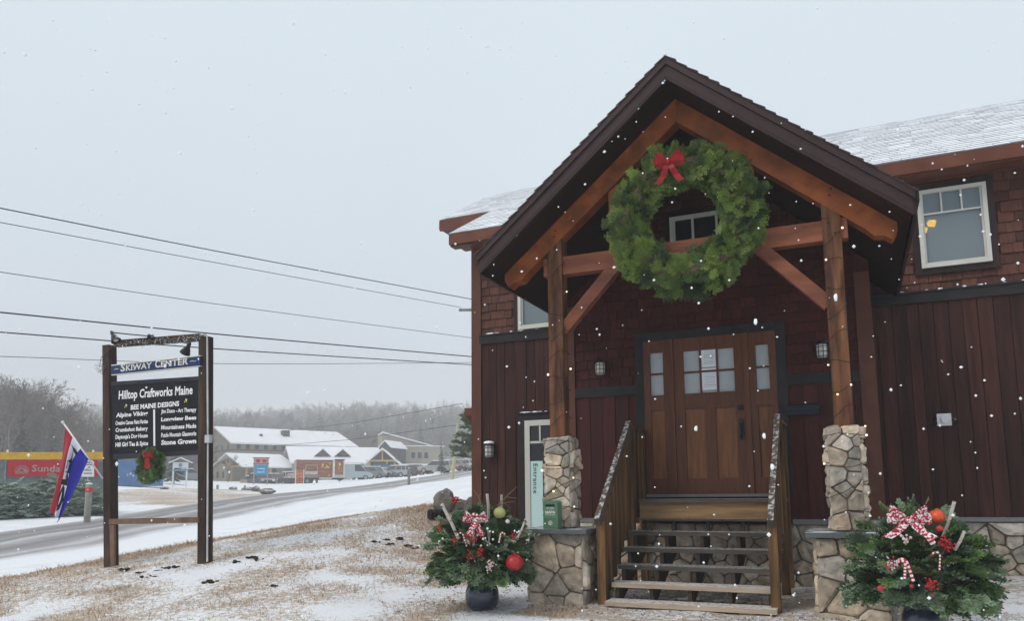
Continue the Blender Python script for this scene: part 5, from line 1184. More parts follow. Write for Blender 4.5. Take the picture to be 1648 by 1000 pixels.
# vehicles
PAINTS = {}
def paint(n, c): return mat('paint_'+n, c, .35, var=.05, tint=.03, bump=0, spec=.5, coat=.5, snow=.35, sn_thr=.5, sn_scale=3)
TYRE = mat('tyre', (.02, .02, .02), .8, bump=0); RIM = mat('rim', (.35, .36, .38), .4, metal=.6, bump=0); CGL = mat('car_glass', (.03, .038, .045), .15, var=.1, bump=0, spec=.5)
HLT = mat('headlight', (.6, .62, .62), .2, bump=0); TLT = mat('taillight', (.35, .015, .012), .3, bump=0); PLAS = mat('dark_plastic', (.03, .03, .032), .6, bump=0)
def car(kind, pm, name, label, cat):
    t = thing(name, label, cat)
    prof = dict(
        suv=[(-2.3, .35), (-2.32, .95), (-2.2, 1.05), (.85, 1.05), (2.0, .98), (2.28, .8), (2.3, .38)],
        sedan=[(-2.3, .32), (-2.33, .85), (-2.2, .98), (-1.3, 1.0), (.8, .96), (1.9, .85), (2.27, .68), (2.3, .3)],
        pickup=[(-2.7, .5), (-2.72, 1.12), (-.5, 1.15), (1.0, 1.15), (2.3, 1.1), (2.55, .95), (2.58, .48)],
        van=[(-2.6, .45), (-2.62, 1.25), (1.3, 1.2), (2.2, 1.05), (2.5, .85), (2.52, .4)])[kind]
    W = .92; V = []; n = len(prof)
    for y, sc in ((-W, .97), (-W*.86, 1), (W*.86, 1), (W, .97)): V += [(x*sc, y, .06*(1-sc)*10*0+z if sc == 1 else z*.985+.005) for x, z in prof]
    Fc = [tuple(range(n)), tuple(range(3*n, 4*n))[::-1]]+[(r_*n+k, (r_+1)*n+k, (r_+1)*n+(k+1) % n, r_*n+(k+1) % n) for r_ in range(3) for k in range(n)]
    mb = MB(); mb.add(V, [f[::-1] for f in Fc], 0, .5)
    cab = dict(suv=(-2.15, -1.95, .35, .95, 1.05, 1.62), sedan=(-1.75, -1.05, .15, .95, .97, 1.40), pickup=(-.75, -.6, .85, 1.45, 1.14, 1.78), van=(-2.55, -2.5, .9, 1.75, 1.22, 2.1))[kind]
    xa, xb, xc, xd, z0, z1 = cab
    g = MB(); g.hexa([(xa, -.84, z0), (xd, -.84, z0), (xd, .84, z0), (xa, .84, z0), (xb, -.68, z1), (xc, -.68, z1), (xc, .68, z1), (xb, .68, z1)], 0, .5)
    mb.hexa([(xb-.04, -.7, z1-.02), (xc+.04, -.7, z1-.02), (xc+.04, .7, z1-.02), (xb-.04, .7, z1-.02), (xb+.08, -.6, z1+.05), (xc-.08, -.6, z1+.05), (xc-.08, .6, z1+.05), (xb+.08, .6, z1+.05)], 0, .5)
    for s in (-1, 1):   # pillars
        for (p0, p1) in (((xa, z0), (xb, z1)), ((xd, z0), (xc, z1)), (((xa*.45+xd*.55), z0), ((xb*.5+xc*.5), z1)), (((xa*.78+xd*.22), z0), ((xb*.8+xc*.2), z1))):
            mb.beam((p0[0], s*.845, p0[1]), (p1[0], s*.69, p1[1]), .07, .03, up=(0, 1, 0), tint=.5)
    if kind == 'van': mb.box(-2.55, .2, -.86, .86, 1.2, 2.05, tint=.5)
    mb.build('body', pm, t); g.build('windows', CGL, t)
    L = 2.3 if kind in ('suv', 'sedan') else 2.56
    wr = .36 if kind != 'sedan' else .32
    for xw in (-L*.62, L*.62):
        for s in (-1, 1):
            m = MB(); m.lathe([(wr*.6, -.11), (wr*.95, -.11), (wr, -.08), (wr, .08), (wr*.95, .11), (wr*.6, .11)], (xw, s*.82, wr), 16, (0, s, 0)); w = m.build('wheel', TYRE, t)
            m = MB(); m.lathe([(wr*.6, .09), (wr*.58, .115), (wr*.15, .12)], (xw, s*.82, wr), 12, (0, s, 0)); m.build('rim', RIM, w)
    for s in (-1, 1):
        m = MB(); m.box(L-.12, L+.0, s*.66-.17, s*.66+.17, .68, .82); m.build('headlight', HLT, t); m = MB(); m.box(-L-.0, -L+.1, s*.72-.12, s*.72+.12, .78, .98); m.build('taillight', TLT, t)
    m = MB(); m.box(L-.1, L+.02, -.42, .42, .5, .76); m.box(L-.2, L+.04, -.8, .8, .36, .46); m.build('grille', PLAS, t)
    m = MB(); m.hexa([(xb-.0, -.66, z1+.03), (xc+.0, -.66, z1+.03), (xc+.0, .66, z1+.03), (xb-.0, .66, z1+.03), (xb+.12, -.55, z1+.10), (xc-.12, -.55, z1+.10), (xc-.12, .55, z1+.10), (xb+.12, .55, z1+.10)]); m.build('roof_snow', SN2, t)
    return t
def put(t, px, py, D, hd):
    q = Gd(px, py, D, -.02); vr = vright(q); a = math.atan2(vr.y, vr.x)+rad(hd); t.location = q; t.rotation_euler = (0, 0, a); return t
CG = 'cars in the snowy lot'
CARS = [('suv', 'navy', (.03, .04, .07), 420, 786, 93, -70, 'dark blue parked suv under the blue and red sign', 'car'),
    ('sedan', 'tan', (.35, .30, .18), 407, 783, 99, -70, 'pale tan parked car half hidden left of the dark blue suv', 'car'),
    ('suv', 'green', (.09, .12, .11), 441, 781, 104, -60, 'grey-green parked suv between the blue sign and the white pickup', 'car'),
    ('pickup', 'white', (.62, .64, .66), 463, 778, 108, -70, 'white pickup truck with a red front, left of the food trailer', 'pickup truck'),
    ('sedan', 'black', (.025, .025, .03), 478, 779, 98, -35, 'small black parked car right behind the orange lattice barrier', 'car'),
    ('van', 'pale_blue', (.35, .42, .45), 567, 773, 101, 8, 'pale blue-grey van right of the wooden food trailer', 'van'),
    ('sedan', 'pearl', (.6, .6, .6), 588, 771, 110, -30, 'white parked car just right of the pale van', 'car'),
    ('suv', 'steel', (.17, .19, .22), 603, 771, 105, -35, 'steel grey parked suv below the entry gable', 'car'),
    ('sedan', 'slate', (.10, .12, .15), 619, 771, 106, -25, 'dark slate parked car second right of the entry gable post', 'car'),
    ('suv', 'silver', (.32, .34, .36), 634, 770, 106, 155, 'silver parked suv left of the wooden post in the lot', 'car'),
    ('sedan', 'graphite', (.06, .065, .07), 649, 770, 107, 160, 'graphite parked car directly behind the wooden post in the lot', 'car'),
    ('suv', 'maroon', (.13, .03, .035), 671, 768, 107, -35, 'maroon parked suv right of the wooden post in the lot', 'car'),
    ('suv', 'champagne', (.30, .29, .27), 701, 767, 104, 165, 'large champagne parked suv near the right end of the car row', 'car'),
    ('sedan', 'red', (.38, .05, .04), 722, 766, 112, -40, 'bright red parked car left of the yellow pole', 'car'),
    ('suv', 'pewter', (.20, .21, .23), 738, 765, 113, -30, 'pewter grey parked suv just right of the yellow pole', 'car'),
    ('suv', 'ivory', (.62, .62, .6), 755, 764, 114, -40, 'ivory parked suv beside the shop corner', 'car'),
    ('sedan', 'grey', (.22, .23, .25), 308, 779, 88, -10, 'grey parked car seen between the posts of the directory sign', 'car')]
protos = {}
for kind, cn, cc, px_, py_, D_, hd, lab, cat in CARS:
    pm = paint(cn, cc); nm_ = {'car': 'parked_car', 'van': 'parked_van', 'pickup truck': 'pickup_truck'}[cat]
    if kind not in protos: t = car(kind, pm, nm_, lab, cat); protos[kind] = t
    else:
        t = copy_tree(protos[kind]); tag(t, lab, cat)
        for ch in kids(t):
            if ch.name.startswith('body'): ch.data = ch.data.copy(); ch.data.materials[0] = pm
    t['group'] = CG; put(t, px_, py_, D_, hd)
# a red plough front on the white pickup
tp = [o for o in bpy.data.objects if o.name == 'pickup_truck'][0]
m = MB(); m.box(2.6, 2.7, -.75, .75, .35, .85); o = m.build('plough', TLT, None); o.parent = tp

# food trailer
T_ = LB(476, 92, 6); th = thing('food_trailer', 'long brown wood-look food trailer with tandem wheels, a counter hatch and gold emblems', 'trailer', T_.p(0, 0, .9))
zb = gz(T_.o.x, T_.o.y)+.12; WOODW = mat('wood_wrap', (.42, .17, .09), .5, var=.5, scale=1.2, tint=.1, bump=0, stretch=(.4, .4, 7), col2=(.10, .035, .022), thr=.5, sscale=1.2)
TRW = mat('trailer_white', (.5, .49, .48), .5, bump=0); GOLD = mat('gold_mark', (.55, .36, .10), .5, var=.3, bump=0)
mb = MB(); T_.box(mb, 0, 4.3, 0, 2.3, zb+.8, zb+2.85, tint=.5); T_.box(mb, 4.55, 5.6, 0, 2.3, zb+1.05, zb+2.95, tint=.5); mb.build('body', WOODW, th)
mb = MB(); T_.box(mb, 4.3, 4.55, -.01, 2.31, zb+.7, zb+2.92); T_.box(mb, 4.55, 5.75, .0, 2.3, zb+.7, zb+1.05); T_.box(mb, 5.6, 5.75, 0, 2.3, zb+1.05, zb+2.95); T_.box(mb, -.05, 0, 0, 2.3, zb+.78, zb+2.85); mb.build('frame', TRW, th)
mb = MB(); T_.box(mb, -.02, 4.3, .05, 2.25, zb+2.85, zb+2.89); T_.box(mb, 4.56, 5.7, .05, 2.25, zb+2.95, zb+2.99); mb.build('roof_snow', SN2, th)
mb = MB(); T_.box(mb, .05, 5.7, .25, 2.1, zb+.5, zb+.7); T_.box(mb, 5.7, 6.7, 1.05, 1.25, zb+.5, zb+.6); T_.box(mb, 5.2, 5.3, .3, .4, zb-.1, zb+.5); mb.build('chassis', PLAS, th)
mb = MB(); T_.box(mb, -.05, 4.32, -.03, 0, zb+2.78, zb+2.87); T_.box(mb, 4.5, 5.77, -.03, 0, zb+2.88, zb+2.97); mb.build('roof_edge', PLAS, th)
mb = MB(); T_.box(mb, 1.05, 2.5, -.06, 0, zb+2.18, zb+2.26); T_.box(mb, 1.05, 2.5, -.06, 0, zb+1.1, zb+1.5); T_.box(mb, 1.05, 1.12, -.06, 0, zb+1.5, zb+2.18); T_.box(mb, 2.43, 2.5, -.06, 0, zb+1.5, zb+2.18); mb.build('hatch', TRW, th)
mb = MB(); T_.box(mb, 1.0, 2.7, -.15, 0, zb+.85, zb+.93); T_.box(mb, 2.7, 4.2, -.25, 0, zb+.55, zb+.72); mb.build('fender', TRW, th)
for a in (1.3, 2.15): m = MB(); m.lathe([(.2, -.1), (.39, -.1), (.40, .1), (.2, .1)], T_.p(a, -.08, zb+.30), 18, tuple(-T_.v)); w = m.build('wheel', TYRE, th); m = MB(); m.lathe([(.21, .09), (.2, .12), (.05, .13)], T_.p(a, -.08, zb+.30), 14, tuple(-T_.v)); m.build('rim', RIM, w)
m = MB()
for a, z, r in ((3.0, 2.2, .28), (3.5, 2.05, .3), (3.9, 2.4, .24), (3.3, 1.9, .22), (3.75, 1.95, .2), (5.05, 2.35, .27), (5.0, 1.85, .18), (5.3, 1.8, .15)): m.ball(T_.p(a, -.01, zb+z), r, 8, sq=(1, .06, .8), jit=.6)
m.build('emblem', GOLD, th)
# orange lattice barrier
q = Gd(482, 780, 88); th = thing('lattice_barrier', 'upright orange and white lattice barrier at the left end of the food trailer', 'barrier', q); vr = vright(q); ORG_ = mat('safety_orange', (.62, .17, .05), .6, bump=0)
m = MB()
for k in range(6): m.beam(q+vr*(-.42)+Z3*(.1+.24*k), q+vr*(.38)+Z3*(.34+.24*k), .03, .08); m.beam(q+vr*(.42)+Z3*(.1+.24*k)+Vector((.03, -.03, 0)), q+vr*(-.38)+Z3*(.34+.24*k)+Vector((.03, -.03, 0)), .03, .08)
m.build('lattice', ORG_, th); m = MB()
for s in (-1, 1): m.beam(q+vr*s*.45, q+vr*s*.45+Z3*1.65, .06, .06, up=(1, 0, 0))
m.build('frame', WHITE, th)
# blue and red welcome sign
q = Gd(419, 789, 80); th = thing('welcome_sign', 'bright blue sign with white script under a red and white header, in the parking lot', 'sign', q); vr = vright(q); s_ = 80/1237.6
def vb(m, q, vr, a0, a1, z0, z1, d0=-.04, d1=.04, tint=.5):
    nv = Vector((vr.y, -vr.x, 0)); o = q; P8 = [o+vr*a+nv*d+Z3*z for z in (z0, z1) for a, d in ((a0, d1), (a1, d1), (a1, d0), (a0, d0))]; m.hexa(P8, 0, tint)
zt = lambda py: (796-py)*s_-q.z
m = MB(); vb(m, q, vr, -.75, -.62, 0, zt(738)); vb(m, q, vr, .60, .73, 0, zt(738)); m.build('posts', LW2, th)
m = MB(); vb(m, q, vr, -.62, .6, zt(765), zt(749), -.06, .06); m.build('panel', mat('sign_blue', (.02, .25, .48), .5, bump=0), th)
m = MB(); vb(m, q, vr, -.62, .6, zt(747), zt(739), -.06, .06); m.build('header', mat('sign_pink', (.55, .22, .20), .5, bump=0), th)
m = MB(); vb(m, q, vr, -.5, -.12, zt(745), zt(741), .05, .075); vb(m, q, vr, .12, .5, zt(745), zt(741), .05, .075); m.build('header_mark', mat('sign_red', (.38, .01, .01), .5, bump=0), th)
m = MB(); vb(m, q, vr, -.85, .85, zt(738.6), zt(737.3), -.15, .15); vb(m, q, vr, -.8, .8, zt(748.6), zt(747.2), -.12, .12); m.build('cap_board', LBELT, th)
m = MB(); nv = Vector((vr.y, -vr.x, 0))
for z_, n_ in ((zt(755.5), 7), (zt(761), 6)):
    pts = [q+vr*(-.36+.72*k/(n_*4))+nv*.07+Z3*(z_+.055*math.sin(k*1.5708+(k % 3)*.4)) for k in range(n_*4+1)]; m.tube(pts, .022, 4)
m.build('lettering', LETW, th)
# white kiosk sign seen through the directory sign
q = Gd(289, 783, 66); th = thing('kiosk_sign', 'small white two-post kiosk sign with a snowy peaked roof, seen between the directory sign posts', 'sign', q); vr = vright(q); s_ = 66/1237.6
zt = lambda py: (797-py)*s_-q.z
for a in (-.62, .45): m = MB(); vb(m, q, vr, a, a+.13, 0, zt(745)); m.build('post', WHITE, th)
m = MB(); vb(m, q, vr, -.62, .62, zt(754), zt(745), -.03, .03); m.build('panel', WHITE, th); m = MB(); vb(m, q, vr, -.7, .65, zt(759), zt(756.5), -.04, .05); m.build('rail', mat('kiosk_blue', (.15, .30, .42), .5, bump=0), th)
m = MB(); nv = Vector((vr.y, -vr.x, 0)); c = q+Z3*zt(749.5)+nv*.04; m.ball(c, .17, 12, sq=(.9, .9, 1)); m.build('emblem', mat('grey_mark', (.25, .27, .30), .6, bump=0), th)
m = MB()
for s in (-1, 1): A_, B_ = q+vr*s*.95+Z3*zt(746), q+Z3*zt(737.5); m.beam(A_, B_, .8, .08)
m.build('roof', SN2, th)

# blue container with pale painted shapes
q = LB(184, 60, -4); th = thing('blue_container', 'plain blue shipping container with faded white marks, seen through the directory sign', 'container', q.p(0, 0, 0)); zb = gz(q.o.x, q.o.y)
m = MB(); BLUC = mat('container_blue', (.075, .17, .34), .6, var=.15, scale=1.5, bump=.1)
q.box(m, -.3, 3.4, 0, 2.4, zb, (797.8-741)*60/1237.6, tint=.5)
for k in range(22): q.box(m, -.25+.165*k, -.18+.165*k, -.03, 0, zb+.1, (797.8-742)*60/1237.6, tint=.5)
m.build('body', BLUC, th)
m = MB()
for a, z, r in ((.85, .95, .13), (1.05, 1.05, .15), (1.25, .9, .12), (1.5, 1.05, .14), (1.45, 1.25, .09)): m.ball(q.p(a, -.035, zb+z-.1), r, 8, sq=(1, .1, .8), jit=.6)
m.build('faded_mark', mat('faded_white', (.38, .44, .52), .7, bump=0), th)

# fence with yellow rail, banner, notice board, bollard
q = LB(-60, 34, 2); s_ = 34/1237.6; zz = lambda py: (799.4-py)*s_
def B0(px_, py_, d=-.15):
    r_ = Vector(ray(px_, py_)); o = q.o+q.v*d; return r_*(o.dot(q.v)/r_.dot(q.v))
AF = lambda px_: (B0(px_, 770, 0)-q.o).dot(q.u)
th = thing('ballfield_fence', 'low grey metal fence with a fat yellow top rail behind the juniper hedge', 'fence', q.p(0, 0, -1)); YEL = mat('yellow_rail', (.60, .34, .03), .6, var=.15, bump=.05, snow=.6, sn_thr=.56)
GALV = mat('galvanised', (.25, .28, .29), .5, var=.2, bump=0)
m = MB(); m.prism([B0(-160, 740.5, -.13), B0(168, 739.5, -.13), B0(168, 728, -.13), B0(-160, 729, -.13)], q.v*.26, 0, .5); m.build('top_rail', YEL, th)
m = MB(); q.box(m, -3, AF(168), .02, .06, zz(800), zz(741), tint=.5); m.build('mesh_panel', mat('fence_mesh', (.14, .17, .18), .7, bump=0), th)
for px_ in (-50, 8, 66, 118, 166): m = MB(); a = AF(px_); m.tube([q.p(a, -.02, -1.2), q.p(a, -.02, zz(738))], .04, 8); m.build('post', GALV, th)
for px_ in (12, 150): m = MB(); m.ball(B0(px_, 727, 0), .05, 8, sq=(1, 1, 1.6)); m.build('rail_cap', SN2, th)
th = thing('banner', 'red banner with grey sunrise emblem and lettering strapped to the fence below the yellow rail', 'banner', B0(12, 767))
m = MB(); n_ = 24; V = []
for i in range(n_+1):
    x = 12+146*i/n_; w = .02*math.sin(i*1.1); V += [B0(x, 767.5+.7*math.sin(i*.6), -.15+w), B0(x, 741+.6*abs(math.sin(i*.8)), -.15+w)]
W_ = [v+q.v*.01 for v in V]; N2 = len(V); Fq = [(2*i, 2*i+2, 2*i+3, 2*i+1) for i in range(n_)]+[(N2+2*i+1, N2+2*i+3, N2+2*i+2, N2+2*i) for i in range(n_)]
m.add(V+W_, Fq, 0, .5); m.build('cloth', mat('banner_red', (.42, .012, .02), .6, var=.08, bump=.02), th)
m = MB(); m.text('Sunday River', B0(51, 759.5, -.19), q.u, Z3, w=92*s_, h=11*s_, nrm=tuple(-q.v), depth=.01, bold=.015); m.build('lettering', mat('banner_grey', (.42, .28, .28), .6, bump=0), th)
m = MB(); c = B0(35, 759.5, -.19); r = 10*s_
for k in range(9):
    a = math.pi*(k+.5)/9; d = q.u*math.cos(a)+Z3*math.sin(a); m.beam(c+d*r*.35, c+d*r*.85, .002, r*.12, up=tuple(d.cross(q.v)))
m.tube([c+(q.u*math.cos(a)+Z3*math.sin(a))*r for a in [math.pi*k/16 for k in range(17)]]+[c+q.u*r], .012, 4)
for k in range(4): m.beam(c-q.u*r*.9-Z3*(.0+k*.035), c+q.u*r*.9-Z3*(.0+k*.035), .004, .014)
m.build('sunrise_emblem', MATS['banner_grey'], th)
th = thing('parking_notice', 'white notice board with small dark lettering and an arrow beside the red banner', 'sign', B0(141, 768, -.5))
m = MB(); m.prism([B0(131, 768, -.5), B0(151.5, 768, -.5), B0(151.5, 744, -.5), B0(148, 741, -.5), B0(134, 741, -.5), B0(131, 744, -.5)], q.v*.03); m.build('panel', WHITE, th)
m = MB(); m.tube([B0(141, 790, -.46), B0(141, 768, -.46)], .03, 6); m.build('post', GALV, th)
m = MB(); 
for py_, w_ in ((746, 7), (749.5, 12), (758.5, 11), (763.5, 12)):
    k0 = 141-w_/2; x = k0
    while x < k0+w_: l = 1.3; m.prism([B0(x, py_, -.505), B0(x+l*.7, py_, -.505), B0(x+l*.7, py_-2, -.505), B0(x, py_-2, -.505)], q.v*.002); x += l
m.prism([B0(138, 756, -.505), B0(143, 753, -.505), B0(142, 752, -.505), B0(145.5, 751.5, -.505), B0(144.5, 754.5, -.505), B0(143.6, 753.6, -.505), B0(138.5, 756.8, -.505)], q.v*.002)
m.build('lettering', MATS['dull_wire'], th)
def bollard(px_, py_, D, h, r, label, band=True):
    c = Gd(px_, py_, D, -.1); t = thing('bollard', label, 'bollard', c); WG = mat('weathered_post', (.24, .24, .21), .8, var=.3, bump=.3)
    m = MB(); m.lathe([(r, 0), (r*.98, h*.5), (r*.97, h)], c, 14); m.build('post', WG, t); m = MB(); m.lathe([(r*1.03, 0), (r*1.0, .03), (r*.3, .06)], c+Z3*h, 12); m.build('snow_cap', SN2, t)
    if band: m = MB(); m.lathe([(r*1.06, 0), (r*1.12, .02), (r*1.12, .14), (r*1.06, .16)], c+Z3*(h-.28), 14); m.build('reflector_band', mat('band_red', (.5, .03, .03), .4, bump=0), t); m = MB(); m.ball(c+Z3*(h-.2)-Vector((c.x, c.y, 0)).normalized()*r*1.1-vright(c)*r*.3, .035, 8); m.build('reflector', GRYB, t)
    return t
bollard(140, 840, 28, 1.46, .115, 'short round wooden post with a red band in front of the juniper hedge')
bollard(658, 774, 62, 1.45, .11, 'dark wooden post standing between the road and the parked car row', False)
bollard(350, 786, 58, .5, .09, 'short post right of the directory sign at the edge of the tan grass', False)
bollard(394, 784, 60, .5, .09, 'short post just left of the blue welcome sign', False)

# juniper hedge
c0 = P(60, 830, 30.5); vr = vright(c0); vb_ = Vector((-vr.y, vr.x, 0)); th = thing('juniper_hedge', 'low spreading grey-green juniper hedge dusted with snow in front of the red banner', 'hedge', Gd(60, 830, 30.5)); s_ = 30.5/1237.6
rr = random.Random(8); m = MB(); JT = [spray_t(i+60, n=2, pairs=8, nl=.22, w=.09) for i in range(4)]
for i in range(3000):
    a = rr.uniform(-130, 100)*s_; e_ = min(1, (100*s_-a)/.7+.15); dpt = rr.uniform(-.9, .9); hmax = (1.22+.12*math.sin(a*2.3)+.1*math.sin(a*5.1))*max(.25, e_)**.5*math.sqrt(max(0, 1-(dpt/1.05)**2)); f = rr.random()**.6
    q2 = c0+vr*a+vb_*(dpt+.5); g0_ = gz(q2.x, q2.y) if i % 8 == 0 or i == 0 else g0_
    lay = round(f*5)/5+rr.uniform(-.05, .05); z = g0_+.05+hmax*max(0, lay)
    d = vr*rr.uniform(-1, 1)-vb_*rr.uniform(.1, 1.0)+Z3*rr.uniform(-.05, .35); m.tmpl(rr.choice(JT), frame(d, Z3, rr.uniform(-.4, .4))*rr.uniform(.28, .5), q2+Vector((0, 0, z-q2.z)), 0, rr.random())
m.build('foliage', JUNI, th)
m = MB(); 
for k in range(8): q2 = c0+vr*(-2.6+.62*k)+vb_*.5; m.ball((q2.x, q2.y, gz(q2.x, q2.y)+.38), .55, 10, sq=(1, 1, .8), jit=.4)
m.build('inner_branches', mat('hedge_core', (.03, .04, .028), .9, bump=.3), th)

# ------------------------------------------------------------------ trees
BARK = mat('grey_bark', (.085, .075, .068), .9, var=.3, tint=.2, bump=0); BARE = mat('bare_twigs', (.17, .145, .13), .9, var=.2, tint=.35, bump=0)
CONF = mat('far_conifer', (.06, .072, .064), .85, var=.3, scale=1, tint=.35, bump=0, tinthue=(.10, .108, .10))
def limb_faces(V, Fc, a, b, r0, r1, n=3):
    d = (b-a); L = np.linalg.norm(d); d = d/max(L, 1e-6); h = np.cross(d, [0, 0, 1.] if abs(d[2]) < .9 else [1., 0, 0]); h /= np.linalg.norm(h); k_ = np.cross(d, h); base = len(V)
    for p, r in ((a, r0), (b, r1)):
        for k in range(n): an = 6.2832*k/n; V.append(p+(h*math.cos(an)+k_*math.sin(an))*r)
    Fc += [(base+k, base+(k+1) % n, base+n+(k+1) % n, base+n+k) for k in range(n)]
def bare_tree_t(seed, H=10, twig=.022, depth=5):
    rr = random.Random(seed); V = []; Fc = []
    def grow(p, d, L, r, lev):
        q = p; n = 3 if lev < 2 else 2
        for i in range(n):
            d2 = d+np.array([rr.gauss(0, .12), rr.gauss(0, .12), rr.gauss(.05, .06)]); d2 /= np.linalg.norm(d2); e = q+d2*L/n; limb_faces(V, Fc, q, e, max(twig*.5, r*(1-.35*i/n)), max(twig*.5, r*(1-.35*(i+1)/n))); q = e; d = d2
            if lev < depth and (i > 0 or lev > 0):
                for _ in range(2 if lev < depth-1 else 3):
                    s = np.array([rr.gauss(0, 1), rr.gauss(0, 1), rr.uniform(-.1, .6)]); s -= d*(s @ d); s /= np.linalg.norm(s)+1e-6; dn = d*rr.uniform(.75, 1.1)+s*rr.uniform(.55, .9); dn /= np.linalg.norm(dn)
                    grow(q, dn, L*rr.uniform(.42, .62), r*.45, lev+1)
    grow(np.array([0., 0, 0]), np.array([0, 0, 1.]), H*.62, H*.014, 0)
    V = np.array(V); V *= H/V[:, 2].max(); return V, Fc
def conifer_t(seed, H=10, W=.19, n=15):
    rr = random.Random(seed); V = []; Fc = []
    limb_faces(V, Fc, np.array([0., 0, 0]), np.array([0, 0, H*.98]), H*.012, .01, 4)
    for i in range(n):
        f = (i+.5)/n; z = H*(.12+.87*f); R_ = H*W*(1-f)**.8+.05
        nb = int(9-4*f)
        for k in range(nb):
            a = 6.2832*(k+rr.random())/nb; l = R_*rr.uniform(.65, 1.2); w = l*.42+.04; ca, sa = math.cos(a), math.sin(a); b = len(V)
            zt_ = z+rr.uniform(-.02, .02)*H; dr = l*rr.uniform(.15, .45)
            V += [np.array([0, 0, zt_+l*.12]), np.array([ca*l*.6-sa*w*.5, sa*l*.6+ca*w*.5, zt_-dr*.75]), np.array([ca*l, sa*l, zt_-dr*.8]), np.array([ca*l*.6+sa*w*.5, sa*l*.6-ca*w*.5, zt_-dr*.75]), np.array([ca*l*.5, sa*l*.5, zt_-dr*.05])]
            Fc += [(b, b+1, b+4), (b+1, b+2, b+4), (b+2, b+3, b+4), (b+3, b, b+4), (b, b+3, b+2, b+1)]
    return np.array(V), Fc
BT = [bare_tree_t(s, 10, .035, 4) for s in (1, 2, 3, 4)]; CT = [conifer_t(s, W=.25, n=13) for s in (1, 2, 3)]; CT2 = [conifer_t(s, W=.15, n=22) for s in (5, 6)]
rr = random.Random(21)
def inst(m, tm, c, H, mi, sink=.2, sx=1.0):
    a = rr.uniform(0, 6.28); k = H/10; ca, sa = math.cos(a)*k*sx, math.sin(a)*k*sx; m.tmpl(tm, [[ca, -sa, 0], [sa, ca, 0], [0, 0, k]], (c.x, c.y, c.z-sink), mi, rr.random())
# the wood on the left: trees one can tell apart stand at its front edge
def skyline(px):   # photo height of the tree tops
    pts = [(-500, 560), (-200, 585), (0, 602), (25, 608), (60, 630), (100, 655), (160, 668), (240, 682), (340, 672), (360, 664), (480, 672), (560, 680), (640, 684), (700, 684), (770, 678), (900, 660)]
    for (x0, y0), (x1, y1) in zip(pts[:-1], pts[1:]):
        if x0 <= px <= x1: return y0+(y1-y0)*(px-x0)/(x1-x0)
    return 670
m = MB()
for i in range(330):
    px_ = rr.uniform(-260, 330); D = rr.uniform(72, 150); c = Gd(px_, 770, D); H = max(4, (799-skyline(px_)-rr.uniform(-6, 30))*D/1237.6-c.z)
    inst(m, rr.choice(BT), c, H, 0, sx=1.1)
for i in range(70):
    px_ = rr.uniform(-200, 330); D = rr.uniform(70, 150); c = Gd(px_, 770, D); H = max(3, (799-skyline(px_)-rr.uniform(10, 45))*D/1237.6-c.z); inst(m, rr.choice(CT), c, H, 1)
tag(m.build('woodland', [BARE, CONF]), 'grey leafless wood with dark firs on the left beyond the yellow-railed fence', 'woodland', kind='stuff')
for i, (px_, D, top, tm, lab) in enumerate([(18, 66, 606, 0, 'tall bare tree at the far left edge of the wood'), (52, 68, 622, 1, 'bare spreading tree above the word lettering of the red banner'), (95, 66, 642, 2, 'bare grey tree rising just behind the flag pole tip'), (135, 70, 655, 3, 'thin bare tree between the flag and the directory sign')]):
    c = Gd(px_, 770, D); H = (799-top)*D/1237.6-c.z; m = MB(); inst(m, BT[tm], c, H, 0); tag(m.build('bare_tree', BARE, org=c), lab, 'tree', 'bare trees at the front of the wood')
for i, (px_, D, top, lab) in enumerate([(80, 72, 640, 'dark pointed fir in the wood above the red banner'), (30, 74, 640, 'dark fir behind the bare trees at the far left'), (612, 150, 682, 'dark fir standing above the tan hall roof'), (676, 165, 678, 'pointed fir on the slope over the right end of the tan hall')]):
    c = Gd(px_, 770, D); H = (797-top)*D/1237.6-c.z; m = MB(); inst(m, CT2[i % 2], c, H, 0); tag(m.build('fir_tree', CONF, org=c), lab, 'tree', 'dark firs in the distance')
# forested hillside
def hill(px, D):
    q = P(px, 770, D); base = gz_(q.x, q.y)[0]; base = min(base, 14); k = max(0, D-210); return Vector((q.x, q.y, float(base)+k*.11+6*mn.noise(Vector((px*.004, D*.004, 3)))*min(1, k/60)))
m = MB(); pxs = list(range(-900, 2000, 60)); Ds = [200, 230, 260, 300, 350, 410, 480, 560]
m.add([hill(a, d)-Vector((0, 0, 2 if d == 200 else 0)) for d in Ds for a in pxs], [(j*len(pxs)+i, j*len(pxs)+i+1, (j+1)*len(pxs)+i+1, (j+1)*len(pxs)+i) for j in range(len(Ds)-1) for i in range(len(pxs)-1)], 0, .5)
m.build('hillside', mat('hill_floor', (.22, .22, .22), .9, var=.3, scale=.05, bump=0), smooth=True, kind='structure')
m = MB()
for i in range(1900):
    px_ = rr.uniform(-150, 900); D = 150+rr.random()**.8*350; c = hill(px_, D) if D > 200 else Gd(px_, 770, D); H = rr.uniform(6, 17)
    if D < 215: H = min(H, max(4, (797-skyline(px_)-rr.uniform(0, 10))*D/1237.6-c.z))
    if rr.random() < .4: inst(m, rr.choice(CT), c, H*.95, 1)
    else: inst(m, rr.choice(BT[:2]), c, H*.9, 0, sx=1.5)
tag(m.build('forest', [BARE, CONF]), 'misty conifer forest on the hillside behind the lodge, fading up into fog', 'forest', kind='stuff')
